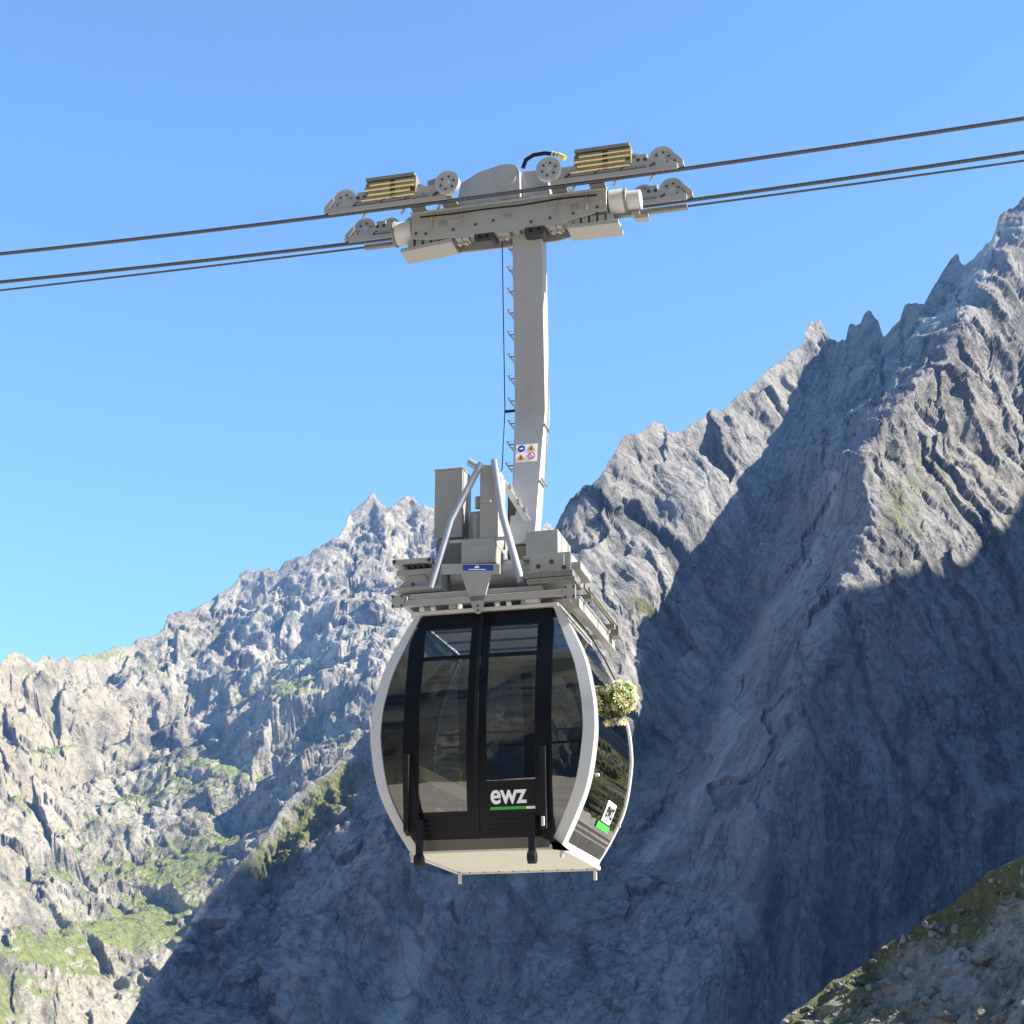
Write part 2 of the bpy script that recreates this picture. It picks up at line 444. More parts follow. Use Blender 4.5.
# ---- suspension frame on the roof
def sub_frame(b):
    b.box(-.83, .885, .925, .985, 4.378, 4.443)          # front beam
    b.box(-.83, .885, -.90, -.84, 4.378, 4.443)
    b.box(-.80, .60, .84, .90, 4.475, 4.525)
    b.box(-.88, -.82, -.90, .92, 4.40, 4.50)
    b.box(-.40, -.32, -.84, .84, 4.36, 4.46); b.box(.36, .44, -.84, .84, 4.36, 4.46)
    b.box(-.96, -.835, .99, 1.005, 4.36, 4.50)
    b.box(.835, .965, .99, 1.005, 4.325, 4.475)
sf = piece(sub_frame, 'roof_frame', 'frame')
piece(lambda b: b.bolts([(-.945, 4.48), (-.945, 4.38), (-.85, 4.48), (-.85, 4.38), (.86, 4.455), (.945, 4.455), (.86, 4.35), (.945, 4.35)], 1.005), 'bolt_set', 'bolt', sf, 0)
def side_rail(b):
    b.box(.93, 1.0, -.84, .985, 4.225, 4.36)
    b.box(1.0, 1.012, -.84, .985, 4.34, 4.36); b.box(1.0, 1.012, -.84, .985, 4.225, 4.243)
piece(side_rail, 'side_rail', 'frame', sf)
def side_rail2(b):
    b.box(1.03, 1.055, -.50, .95, 4.44, 4.50); b.box(1.075, 1.10, -.50, .93, 4.42, 4.46)
    b.box(1.02, 1.11, -.68, -.50, 4.32, 4.47)
    for w in (.8, -.4): b.box(.885, 1.09, w-.03, w+.03, 4.365, 4.418)
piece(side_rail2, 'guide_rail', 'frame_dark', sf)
def fastener(b):
    for u in (-.70, -.58, .10, .22): b.tube([(u, .87, 4.36), (u+.05, .87, 4.372)], .028, 10)
    b.box(.42, .56, .80, .90, 4.36, 4.43)
piece(fastener, 'rubber_mount', 'white', sf)
def left_plat(b):
    b.box(-1.03, -.60, .30, .80, 4.885, 4.945)
    b.box(-1.0, -.55, .34, .76, 4.78, 4.84); b.box(-1.02, -.50, .30, .80, 4.60, 4.64)
    b.prism([(-1.0, 4.64), (-.62, 4.64), (-.70, 4.78), (-.86, 4.78)], .70, .74)
    b.prism([(-1.0, 4.64), (-.98, 4.885), (-.94, 4.885), (-.94, 4.64)], .35, .40)
    b.box(-.62, -.52, .35, .75, 4.64, 4.885)
    b.box(-1.0, -.5, .40, .70, 4.53, 4.585)
lp = piece(left_plat, 'side_platform', 'frame', sf)
piece(lambda b: [b.prism([(-.92+k*.06, 4.885), (-.89+k*.06, 4.885), (-.85+k*.06, 4.845), (-.88+k*.06, 4.845)], .55, .803) for k in range(4)], 'cooling_slot', 'bolt', lp, 0)
piece(lambda b: b.bolts([(-1.01, 4.92), (-.63, 4.915), (-.80, 4.66)], .803, .022), 'bolt_set', 'bolt', lp, 0)
def right_box(b):
    b.box(.33, .675, -.12, .50, 4.965, 5.24)
piece(right_box, 'equipment_box', 'frame', sf)
def right_box2(b):
    b.box(.43, .86, .1, .75, 4.69, 4.905); b.box(.86, .96, .2, .72, 4.72, 4.80); b.box(.46, .80, .76, .775, 4.71, 4.88)
    b.box(.30, .78, -.5, .55, 4.915, 4.955)
rb2 = piece(right_box2, 'bracket_box', 'frame', sf)
piece(lambda b: b.bolts([(.53, 4.76), (.67, 4.80), (.80, 4.73)], .776, .024), 'bolt_set', 'bolt', rb2, 0)
def right_low(b):
    b.box(.40, .92, .55, .92, 4.60, 4.665); b.box(.45, .95, .60, .955, 4.53, 4.58)
    b.box(.62, .80, .35, .60, 4.45, 4.70)
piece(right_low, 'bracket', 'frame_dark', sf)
def cross_member(b):
    b.tube([(-.50, .35, 4.84), (.55, .35, 4.84)], .15, 28)
piece(cross_member, 'cross_tube', 'arm', sf)
def underlayer(b):
    b.box(-.75, .80, -.6, .60, 4.46, 4.56); b.box(-.50, -.30, -.2, .45, 4.5, 5.0); b.box(.20, .32, -.2, .40, 4.5, 5.12)
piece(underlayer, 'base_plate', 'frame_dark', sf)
piece(lambda b: b.tube([(-.22, .55, 4.78), (-.24, .6, 4.68), (-.20, .66, 4.60), (-.14, .7, 4.57)], .014, 8), 'hose', 'black_matt', sf, 0)
def vplate(b):
    b.prism([(-.44, 4.80), (.18, 4.752), (.18, 4.65), (.09, 4.655), (.05, 4.52), (-.002, 4.30), (-.018, 4.262), (-.048, 4.248), (-.08, 4.262), (-.105, 4.31), (-.23, 4.68), (-.44, 4.695)], .955, .985)
vp = piece(vplate, 'lifting_plate', 'frame', sf, .004)
piece(lambda b: b.prism([(-.21, 4.772), (.11, 4.748), (.11, 4.688), (-.21, 4.712)], .985, .989), 'label', 'blue', vp, 0)
piece(lambda b: (b.prism([(-.15, 4.722), (.03, 4.708), (.03, 4.700), (-.15, 4.714)], .990, .992), b.prism([(-.09, 4.728), (-.035, 4.724), (-.045, 4.75), (-.07, 4.752)], .990, .992)), 'label_print', 'white_sign', vp, 0)
piece(lambda b: b.bolts([(-.048, 4.28), (-.05, 4.33)], .985, .012), 'bolt_set', 'bolt', vp, 0)

def cabinet(b):
    b.box(-.74, -.425, -.05, .30, 5.31, 6.09); b.box(-.75, -.415, -.06, .31, 6.09, 6.105)
piece(cabinet, 'control_cabinet', 'frame')
piece(lambda b: (b.box(-.72, -.44, -.02, .28, 5.02, 5.30), b.box(-.34, -.18, -.1, .3, 4.95, 5.2)), 'cabinet_foot', 'frame_dark')
def post(b):
    b.box(-.145, .058, .30, .60, 5.12, 5.88); b.prism([(-.145, 5.88), (.058, 5.87), (.03, 5.97), (-.11, 6.0)], .30, .60)
    b.box(-.30, .065, .40, .75, 4.86, 5.055); b.prism([(-.31, 5.055), (.07, 5.055), (.058, 5.12), (-.29, 5.12)], .42, .74)
    b.box(-.12, -.02, .60, .612, 5.56, 5.59)
piece(post, 'suspension_post', 'frame')
def inner(b):
    b.box(-.38, -.15, -.1, .20, 5.05, 5.62); b.tube([(-.25, .28, 5.15), (-.25, .28, 5.55)], .06, 14)
    b.tube([(-.25, .28, 5.62), (-.25, .28, 5.75)], .04, 12)
piece(inner, 'damper', 'frame')
piece(lambda b: (b.box(.075, .16, 0, .28, 4.95, 5.75), b.box(-.30, -.16, .25, .33, 5.0, 5.20), b.box(.08, .30, .0, .2, 4.97, 5.3)), 'dark_interior', 'bolt')  # near-black blocks stand in for the shade inside the roof gear
piece(lambda b: (b.box(.15, .27, -.05, .22, 5.17, 5.42),), 'motor', 'redbrown')
piece(lambda b: b.tube([(.27, .25, 5.0), (.30, .3, 5.12), (.26, .3, 5.2), (.22, .28, 5.12)], .013, 8), 'hose', 'black_matt', bevel=0)
piece(lambda b: (b.tube([(-.13, .62, 6.00), (-.42, .72, 5.35), (-.60, .82, 4.60)], .036, 16),), 'support_tube', 'tube', bevel=0)
piece(lambda b: (b.tube([(.015, .62, 6.02), (.14, .72, 5.35), (.37, .84, 4.58)], .040, 16),), 'support_tube', 'tube', bevel=0)
piece(lambda b: b.tube([(-.29, .50, 6.075), (-.10, .55, 5.93), (-.03, .56, 5.90)], .042, 16), 'stub_tube', 'tube', bevel=0)
piece(lambda b: b.tube([(-.45, .70, 5.126), (.20, .70, 5.117)], .020, 12), 'cross_bar', 'tube', bevel=0)
piece(lambda b: b.bar((.02, .25, 5.90), (.335, .25, 5.37), .10, .07), 'diagonal_strut', 'white')
piece(lambda b: b.bar((.08, .10, 5.72), (.34, .10, 5.34), .20, .05), 'strut_plate', 'frame_dark')
def clips(b):
    b.box(.18, .22, .1, .32, 5.62, 5.68); b.box(.25, .29, .1, .32, 5.53, 5.58); b.box(.08, .12, .1, .3, 5.80, 5.86)
piece(clips, 'clip', 'galv')

# ---- hanger arm
def arm(b):
    secs = [(8.99, .0, .11), (6.84, -.11, .11), (6.80, -.11, .11), (5.90, .07, .11), (5.15, .26, .11)]
    u0, u1 = .082, .435
    vs = []; fs = []
    for i, (z, wc, hd) in enumerate(secs):
        a0 = u0+(.02 if z < 6 else 0); a1 = u1-(.03 if z < 6 else 0)
        if z < 5.5: a0, a1 = .10, .395
        vs += [(a0, wc-hd, z), (a1, wc-hd, z), (a1, wc+hd, z), (a0, wc+hd, z)]
    n = len(secs)
    for i in range(n-1):
        for k in range(4): fs.append((i*4+k, i*4+(k+1) % 4, i*4+4+(k+1) % 4, i*4+4+k))
    fs += [(0, 1, 2, 3), tuple(n*4-4+k for k in range(4))]
    b.add(vs, fs)
ha = piece(arm, 'hanger_arm', 'arm', bevel=.012)
def bands(b):
    for z, wc in ((6.62, -.074), (5.93, .064)):
        b.box(.425, .441, wc-.115, wc+.115, z-.014, z+.014)
piece(bands, 'seam_band', 'frame_dark', ha, .002)
def rung(z):
    b = MB(); w0 = .02
    b.tube([(.085, w0, z+.035), (.0, w0, z+.035), (.045, w0, z-.04), (.085, w0, z-.05)], .009, 8)
    b.box(-.012, .085, w0-.10, w0-.085, z+.025, z+.04); b.tube([(.0, w0, z+.035), (.0, w0-.1, z+.035)], .009, 8)
    b.tube([(.045, w0, z-.04), (.045, w0-.1, z-.04)], .008, 8)
    return b.build('climbing_rung', 'galv', ha)
r0 = rung(8.86)
for k in range(1, 11): instance(r0, ha, dz=-.27*k, dw=(-.05*k/8 if k < 8 else -.05+.05*(k-8)))
# safety sign
sg = MB(); sg.prism([(.122, 6.385), (.362, 6.385), (.362, 6.165), (.122, 6.165)], .113, .117); 
# lies on the sloping lower half of the arm: shear it to follow the face
sg = sg.build('safety_sign', 'white_sign', ha)
def on_arm(u, z, lift=.004):
    wf = -.11+.11+(6.80-z)*.2/1.0*1.0
    return (u, wf+lift, z)
def arm_poly(pts, lift, th=.002):
    b = MB(); n = len(pts)
    P = [on_arm(u, z, lift) for u, z in pts]; Q = [on_arm(u, z, lift-th) for u, z in pts]
    b.add(Q+P, [tuple(range(n))[::-1], tuple(range(n, 2*n))]+[(i, (i+1) % n, n+(i+1) % n, n+i) for i in range(n)])
    return b
bpy.data.objects.remove(sg)
sg = arm_poly([(.122, 6.165), (.362, 6.165), (.362, 6.385), (.122, 6.385)], .006, .004).build('safety_sign', 'white_sign', ha)
def circ(u, z, r, n=20): return [(u+r*math.cos(2*math.pi*k/n), z+r*math.sin(2*math.pi*k/n)) for k in range(n)]
arm_poly(circ(.185, 6.335, .042), .009).build('mandatory_symbol', 'blue', sg)
arm_poly([(.165, 6.325), (.205, 6.325), (.205, 6.345), (.165, 6.345)], .0105).build('symbol_print', 'white_sign', sg)
for u, z in ((.295, 6.30), (.185, 6.19)):
    arm_poly([(u-.05, z), (u+.05, z), (u, z+.078)], .009).build('warning_triangle', 'orange', sg)
    arm_poly([(u-.009, z+.012), (u+.009, z+.012), (u+.006, z+.05), (u-.006, z+.05)], .0105).build('symbol_print', 'bolt', sg)
arm_poly(circ(.30, 6.235, .043), .009).build('prohibition_ring', 'red', sg)
arm_poly(circ(.30, 6.235, .032), .0105).build('ring_centre', 'white_sign', sg)
arm_poly([(.275, 6.255), (.283, 6.263), (.325, 6.215), (.317, 6.207)], .012).build('prohibition_bar', 'red', sg)
# thin cable beside the arm
piece(lambda b: (b.tube([(-.035, .12, 8.97), (-.03, .0, 6.85), (-.03, .12, 6.1), (-.06, .3, 5.95)], .006, 6), b.box(-.035, .08, -.03, -.015, 6.83, 6.86)), 'signal_cable', 'black_matt', ha, 0)

# ---- carriage
def cbeamf(b):
    z0 = lambda u: 9.035-.05*max(0, 1-abs(u)/1.2)
    b.prism([(-1.11, 9.37), (-1.11, 9.04), (-.9, 9.0), (-.35, 8.985), (.55, 8.985), (1.0, 9.06), (1.21, 9.10), (1.21, 9.36)], .17, .20)
    b.prism([(-1.11, 9.37), (-1.11, 9.04), (-.9, 9.0), (-.35, 8.985), (.55, 8.985), (1.0, 9.06), (1.21, 9.10), (1.21, 9.36)], -.20, -.17)
    b.box(-1.10, 1.20, -.17, .17, 9.10, 9.34)
    b.box(-1.12, 1.22, .20, .225, 9.345, 9.375)
cb = piece(cbeamf, 'carriage_beam', 'frame_dark', bevel=.008)
cb.data.materials[0] = M['frame']
piece(lambda b: b.bolts([(-.93, 9.08), (-.60, 9.09), (-.33, 9.12), (-.12, 9.14), (.33, 9.06), (.55, 9.08), (.82, 9.10), (1.10, 9.14), (1.10, 9.06), (-1.05, 9.10)], .200, .018), 'bolt_set', 'bolt', cb, 0)
def hump(b):
    b.prism([(-.58, 9.38), (-.52, 9.70), (-.30, 9.82), (-.04, 9.88), (.08, 9.875), (.15, 9.84), (.19, 9.76), (.20, 9.38)], .06, .18)
    b.prism([(.20, 9.38), (.20, 9.80), (.46, 9.78), (.50, 9.66), (.55, 9.38)], -.06, .10)
    b.prism([(-.58, 9.38), (-.52, 9.70), (-.30, 9.82), (-.04, 9.88), (.08, 9.875), (.15, 9.84), (.19, 9.76), (.20, 9.38)], -.18, -.06)
piece(hump, 'pivot_plate', 'galv', cb).data.materials[0] = M['arm']
piece(lambda b: (b.lathe_w(.02, 9.69, [(.125, .18), (.125, .20), (.05, .202), (.05, .215)], 30),), 'pivot_boss', 'arm', cb, .003)
piece(lambda b: b.box(-.02, .34, -.1, .19, 9.37, 9.41), 'name_plate', 'frame_dark', cb, .002)
def ends(b):
    b.tube([(-1.34, .04, 9.215), (-1.13, .04, 9.215)], .14, 28); b.tube([(1.22, .04, 9.265), (1.40, .04, 9.265)], .145, 28)
    b.tube([(1.42, .04, 9.26), (1.58, .04, 9.26)], .115, 28)
piece(ends, 'end_drum', 'white', cb, .01)
piece(lambda b: (b.tube([(-1.13, .04, 9.215), (-1.11, .04, 9.215)], .155, 28), b.tube([(-1.37, .04, 9.215), (-1.34, .04, 9.215)], .155, 28), b.tube([(1.395, .04, 9.265), (1.425, .04, 9.265)], .15, 28)), 'drum_flange', 'frame_dark', cb)
def tray(u0, u1, za, zb):
    b = MB(); b.prism([(u0, za), (u1, zb), (u1, zb+.05), (u0, za+.05)], -.12, .19)
    n = 5
    for k in range(n):
        u = u0+.06+(u1-u0-.12)*(k+.5)/n; zz = za+(zb-za)*(k+.5)/n
        b.box(u-.035, u+.035, .04, .16, zz+.05, zz+.15)
    b.prism([(u0+.02, za+.05), (u1-.02, zb+.05), (u1-.02, zb+.14), (u0+.02, za+.14)], -.10, .03)
    return b.build('brake_tray', 'frame', cb, .006)
tray(-1.24, -.62, 8.885, 8.94); tray(.745, 1.34, 8.925, 8.915)
piece(lambda b: (b.prism([(-.35, 9.0), (-.345, 8.92), (-.32, 8.89), (-.14, 8.89), (-.11, 8.92), (-.11, 9.0)], .02, .20),), 'junction_box', 'bolt', cb)
piece(lambda b: (b.prism([(.25, 9.01), (.25, 8.90), (.28, 8.88), (.46, 8.88), (.49, 8.92), (.49, 9.01)], .02, .20),), 'junction_box', 'bolt', cb)
def fit(b):
    for u in (-.55, -.47, -.05, .02, .14, .56, .64): 
        b.tube([(u, .1, 8.93), (u+.03, .1, 9.02)], .03, 10); b.box(u-.02, u+.05, .05, .2, 8.96, 9.0)
piece(fit, 'fitting', 'frame', cb, .003)
piece(lambda b: b.tube([(.235, .2, 9.78), (.27, .2, 9.88), (.36, .2, 9.93), (.50, .2, 9.935), (.62, .2, 9.90), (.68, .2, 9.87)], .024, 12), 'hose', 'black_matt', cb, 0)
piece(lambda b: (b.tube([(.58, .2, 9.915), (.60, .2, 9.908)], .028, 12), b.tube([(.62, .2, 9.90), (.64, .2, 9.893)], .028, 12)), 'hose_ring', 'white', cb, 0)
piece(lambda b: b.tube([(.66, .2, 9.885), (.74, .22, 9.82)], .03, 12), 'hose_plug', 'yellow', cb, 0)
def ribs(b):
    for u in (-.86, -.50, .62, .98): b.box(u-.008, u+.008, .20, .222, 9.11, 9.34)
    b.box(-1.05, -.40, .20, .212, 9.20, 9.215); b.box(.45, 1.15, .20, .212, 9.20, 9.215)
piece(ribs, 'stiffener', 'frame', cb, .002)
piece(lambda b: b.tube([(-1.0, .215, 9.30), (-.6, .225, 9.285), (-.2, .225, 9.29), (.2, .225, 9.28), (.7, .225, 9.30), (1.1, .215, 9.29)], .010, 8), 'sensor_cable', 'black_matt', cb, 0)
piece(lambda b: [b.box(u-.035, u+.035, .20, .235, 9.15, 9.20) for u in (-.72, .06, .84)], 'cable_clip', 'galv', cb, .003)
piece(lambda b: [b.bar((u, .24, 9.36), (u+.10, .33, 9.47), .035, .02) for u in (-1.70, -1.22, -.78, .82, 1.30, 1.72)], 'link_bar', 'galv', cb, .002)
piece(lambda b: [b.tube([(u, .12, 8.955), (u, .21, 8.955)], .022, 10) for u in (-.28, -.19, .32, .42)], 'cable_gland', 'black_matt', cb, 0)
def posts(b):
    for u in (-1.0, -.62, .68, 1.12): b.box(u-.09, u+.09, -.46, .30, 9.375, 9.41)
piece(posts, 'axle_bracket', 'frame_dark', cb)

def wheel_obj(parent, u, z, w, r=.135):
    b = MB(); b.lathe_w(u, z, [(r*.2, w-.06), (r*.2, w+.05)], 14)
    b.lathe_w(u, z, [(r*.78, w-.035), (r, w-.035), (r, w-.028), (r*.88, w-.012), (r*.88, w+.012), (r, w+.028), (r, w+.035), (r*.80, w+.035), (r*.76, w+.015), (r*.32, w+.012), (r*.30, w+.03), (r*.12, w+.032)], 36)
    nf = len(b.f)
    for k in range(6):
        a = k*math.pi/3+.3
        b.lathe_w(u+r*.55*math.cos(a), z+r*.55*math.sin(a), [(r*.10, w+.010), (r*.10, w+.0185)], 10)
    o = b.build('wheel', 'wheelw', parent); o.data.materials.append(M['bolt'])
    for p in o.data.polygons[nf:]: p.material_index = 1
    return o
def bogie(s, w, name, tank):
    """a running gear unit: s=+1 right, -1 left; wheels ride on the rope at z 9.40"""
    o = MB()
    X = lambda u: s*u
    zr = 9.545
    # cheek plates on either side of the wheels
    for dw in (.055, -.07):
        o.prism([(X(2.08), 9.415), (X(2.05), 9.45), (X(1.95), 9.50), (X(1.84), 9.53), (X(1.66), 9.575), (X(1.10), 9.55), (X(.80), 9.50), (X(.62), 9.51), (X(.58), 9.46), (X(.70), 9.43), (X(1.5), 9.405)], w+dw, w+dw+.015)
    o.box(min(X(1.60), X(1.72)), max(X(1.60), X(1.72)), w-.06, w+.06, 9.50, 9.62)
    o.prism([(X(2.13), 9.42), (X(2.12), 9.49), (X(2.02), 9.60), (X(2.00), 9.56), (X(2.09), 9.42)], w-.05, w+.06)
    o.prism([(X(.55), 9.50), (X(.60), 9.58), (X(1.0), 9.58), (X(1.0), 9.50)], w+.056, w+.074)
    o.box(min(X(.62), X(2.06)), max(X(.62), X(2.06)), w+.072, w+.085, 9.362, 9.43)
    f = o.build('wheel_frame', 'frame', car, .005)
    for uu, r in ((1.88, .145), (1.55, .125), (1.27, .115), (.98, .115), (.60, .145)):
        wheel_obj(f, X(uu), 9.41+r, w+(.10 if uu < .7 else 0), r)
    b2 = MB()
    b2.bolts([(X(1.70), 9.54), (X(1.62), 9.54)], w+.07, .022, .012)
    for uu in (.78, 1.12, 1.42, 1.75): b2.bar((X(uu), w+.085, 9.43), (X(uu)+.06, w+.085, 9.47), .03, .012)
    for uu in (.70, .9, 1.3, 1.5, 1.95): b2.bolts([(X(uu), 9.475)], w+.07, .010, .008)
    b3 = MB(); b3.prism([(X(.85), 9.455), (X(1.72), 9.455), (X(1.72), 9.435), (X(.85), 9.435)], w+.075, w+.10)
    b2.build('bolt_set', 'bolt', f)
    b3.build('skid_strip', 'galv', f)
    if tank:
        tk = MB()
        u0, u1 = (.90, 1.53) if s > 0 else (-1.60, -1.0)
        for k, (z, r, d0, d1) in enumerate(((9.492, .034, -.05, .0), (9.556, .037, .03, -.05), (9.620, .036, -.01, .0), (9.680, .033, .05, .0))):
            um = u0+(u1-u0)*.56
            tk.tube([(u0+d0, w+.075, z), (um-.03, w+.075, z)], r, 18); tk.tube([(um+.03, w+.08, z), (u1+d1, w+.08, z)], r*.95, 18)
            tk.tube([(um-.035, w+.075, z), (um+.035, w+.075, z)], r*.62, 14)
        tk.build('damping_roller', 'brass', f)
        cv = MB(); cv.box(u0, u1, w-.05, w+.11, 9.725, 9.765); cv.box(u0-.02, u0, w-.04, w+.04, 9.48, 9.73); cv.box(u1, u1+.015, w-.04, w+.09, 9.50, 9.73)
        bp_ = MB(); bp_.box(u0+.01, u1-.01, w-.03, w+.052, 9.475, 9.722); bp_.build('roller_bed', 'brass_dark', f, .004)
        cv.build('roller_cover', 'frame_dark', f, .004)
        if s < 0:
            k = MB(); k.prism([(-.86, 9.66), (-.70, 9.70), (-.66, 9.76), (-.70, 9.64), (-.86, 9.60)], w-.02, w+.04); k.build('bracket', 'galv', f)
    return f
bogie(-1, .35, 'near', True); bogie(1, .35, 'near', True)
bogie(-1, -.35, 'far', False); bogie(1, -.35, 'far', False)
piece(lambda b: (b.box(1.50, 1.66, -.05, .05, 9.02, 9.07), b.box(1.46, 1.56, -.04, .04, 9.075, 9.12)), 'rope_clamp', 'frame', cb, .004)
piece(lambda b: (b.bar((1.25, 0, 9.115), (2.1, 0, 9.115), .06, .05), b.bar((-1.25, 0, 9.115), (-1.75, 0, 9.115), .06, .05)), 'haul_clamp', 'frame_dark', cb, .004)

# ---- ropes
def rope(name, w, z0, r, label, dz):
    o = bpy.data.objects.new(name, None)
    b = MB(); N = 160; pts = []
    for i in range(N+1):
        u = -75+150*i/N
        pts.append((u, w, z0+dz*u*u*(1 if abs(u) < 20 else 20/abs(u)*1.6-.6) + (.0015*max(0, abs(u)-20))))
    b.tube(pts, r, 12, False)
    ob = b.build(name, 'rope'); ob.location = car.location; ob.rotation_euler = car.rotation_euler
    tag(ob, label, 'rope'); return ob
rope('track_rope', .35, 9.385, .0225, 'thick steel track rope, upper and nearer of the two carrying ropes', .0022)
rope('track_rope', -.35, 9.385, .0225, 'thick steel track rope under the lower, farther row of wheels', .0022)
rope('haul_rope', .0, 9.115, .013, 'thin steel haul rope, lowest of the three ropes', .0012)

# ---- flower ball (rests against the cabin corner, hangs from a wire)
M['petal'] = paint('cream_petals', (.80, .74, .42, 1), .6, 0, .2, .02)
M['petal2'] = paint('pale_petals', (.80, .72, .56, 1), .6, 0, .2, .02)
M['heart'] = paint('flower_heart', (.40, .25, .06, 1), .7, 0, .2, .1)
M['leaf'] = paint('flower_leaf', (.12, .19, .03, 1), .6, 0, .4, .2)
fb = bpy.data.objects.new('flower_ball', None); COL.objects.link(fb); fb.empty_display_size = .1
fb.location = car.location; fb.rotation_euler = car.rotation_euler
tag(fb, 'round bunch of cream artificial flowers hanging at the rear corner of the cabin', 'flower ball')
FC = Vector((1.17, -.14, 3.555)); FR = .165
rng = random.Random(5)
def blossom(mat):
    """a single bloom facing +z (local frame of a plain mesh)"""
    vs = []; fs = []
    for ring, (n, r0, r1, h) in enumerate(((7, .008, .042, .012), (6, .006, .032, .026), (5, .004, .018, .032))):
        for j in range(n):
            a = 2*math.pi*(j+ring*.5)/n; da = 2.6/n
            o = len(vs)
            for (r, t, z) in ((r0, 0, .0), (r1*.62, -da*.5, h*.55), (r1*.95, -da*.32, h), (r1*1.04, 0, h*1.05), (r1*.95, da*.32, h), (r1*.62, da*.5, h*.55)):
                vs.append((r*math.cos(a+t), r*math.sin(a+t), z))
            fs.append(tuple(range(o, o+6)))
    me = bpy.data.meshes.new('blossom'); me.from_pydata(vs, [], fs); me.update(); me.materials.append(M[mat]); return me
BL = [blossom('petal'), blossom('petal2'), blossom('petal')]
NB = 84
for i in range(NB):
    ph = math.acos(1-2*(i+.5)/NB); th = i*2.39996
    n = Vector((math.sin(ph)*math.cos(th)+rng.gauss(0, .07), math.sin(ph)*math.sin(th)+rng.gauss(0, .07), math.cos(ph)+rng.gauss(0, .07))).normalized()
    c = FC+n*FR*rng.uniform(.86, 1.10)
    if i > NB-9: c = FC+Vector((rng.uniform(-.06, .06), rng.uniform(-.06, .06), -.215+rng.uniform(-.03, .02)))
    o = bpy.data.objects.new('blossom', BL[i % 3]); COL.objects.link(o); o.parent = fb
    loc = Vector((c.x, -c.y, c.z-ZB)); nl = Vector((n.x, -n.y, n.z))
    o.location = loc; o.rotation_mode = 'QUATERNION'; o.rotation_quaternion = nl.to_track_quat('Z', 'Y') @ Matrix.Rotation(rng.uniform(0, 6), 4, 'Z').to_quaternion()
    k = rng.uniform(.75, 1.25); o.scale = (k, k, k)
b = MB()
for i in range(1500):
    n = Vector((rng.gauss(0, 1), rng.gauss(0, 1), rng.gauss(0, 1))).normalized(); c = FC+n*FR*rng.uniform(.55, 1.04)
    d = Vector((rng.gauss(0, 1), rng.gauss(0, 1), rng.gauss(0, 1))).normalized(); e = d.cross(n).normalized()*.012; d = d*.03
    b.add([tuple(c-d), tuple(c+e), tuple(c+d+n*.015), tuple(c-e)], [(0, 1, 2, 3)])
b.build('leaves', 'leaf', fb)
b = MB(); b.tube([(.86, .75, 4.25), (.97, .5, 4.12), (1.08, .15, 3.90), (1.15, -.10, 3.70)], .008, 8); b.build('hanging_wire', 'black_matt', fb)

# ---- fire extinguisher in the cabin
fe = MB(); fe.tube([(-.80, .45, 2.62), (-.80, .45, 2.66), (-.80, .45, 3.00), (-.80, .45, 3.05)], [.05, .062, .062, .03], 18)
fe_o = bpy.data.objects.new('fire_extinguisher', None); COL.objects.link(fe_o); fe_o.location = car.location; fe_o.rotation_euler = car.rotation_euler
fe_o.empty_display_size = .1
tag(fe_o, 'red fire extinguisher seen through the tinted pane at the left end of the cabin', 'fire extinguisher')
fe.v = [(x-.17, y, z) for x, y, z in fe.v]
fe.build('cylinder_body', 'red', fe_o)
b = MB(); b.tube([(-.97, .45, 3.05), (-.97, .45, 3.10)], .02, 10); b.box(-1.0, -.92, .44, .46, 3.10, 3.115); b.build('valve', 'black_matt', fe_o)

# ================================================================== terrain
_rs = np.random.RandomState(11)
_perm = _rs.permutation(256); _perm = np.concatenate([_perm, _perm, _perm])
_g = _rs.normal(size=(256, 3)); _g /= np.linalg.norm(_g, axis=1)[:, None]
def perlin(x, y, z):
    xi, yi, zi = np.floor(x).astype(int), np.floor(y).astype(int), np.floor(z).astype(int)
    fx, fy, fz = x-xi, y-yi, z-zi
    xi &= 255; yi &= 255; zi &= 255
    sx, sy, sz = [t*t*t*(t*(t*6-15)+10) for t in (fx, fy, fz)]
    def gr(i, j, k):
        h = _perm[_perm[_perm[xi+i]+yi+j]+zi+k]; g = _g[h]
        return g[..., 0]*(fx-i)+g[..., 1]*(fy-j)+g[..., 2]*(fz-k)
    a = gr(0, 0, 0)*(1-sx)+gr(1, 0, 0)*sx; b = gr(0, 1, 0)*(1-sx)+gr(1, 1, 0)*sx
    c = gr(0, 0, 1)*(1-sx)+gr(1, 0, 1)*sx; d = gr(0, 1, 1)*(1-sx)+gr(1, 1, 1)*sx
    return ((a*(1-sy)+b*sy)*(1-sz)+(c*(1-sy)+d*sy)*sz)*1.6
def fbm(p, s, oct, rough=.5, off=0.0):
    v = 0; a = 1; f = 1/s
    for o in range(oct):
        v = v+a*perlin(p[..., 0]*f+off+o*17.3, p[..., 1]*f+off*1.7+o*5.1, p[..., 2]*f+off*.6); a *= rough; f *= 2.03
    return v
def ridged(p, s, oct, rough=.5, off=0.0):
    v = 0; a = 1; f = 1/s; w = 1
    for o in range(oct):
        n = 1-np.abs(perlin(p[..., 0]*f+off+o*11.7, p[..., 1]*f+off*1.3+o*3.9, p[..., 2]*f+off*.7)*1.5)
        n = n*n; v = v+a*n*w; w = np.clip(n*1.6, 0, 1); a *= rough; f *= 2.07
    return v

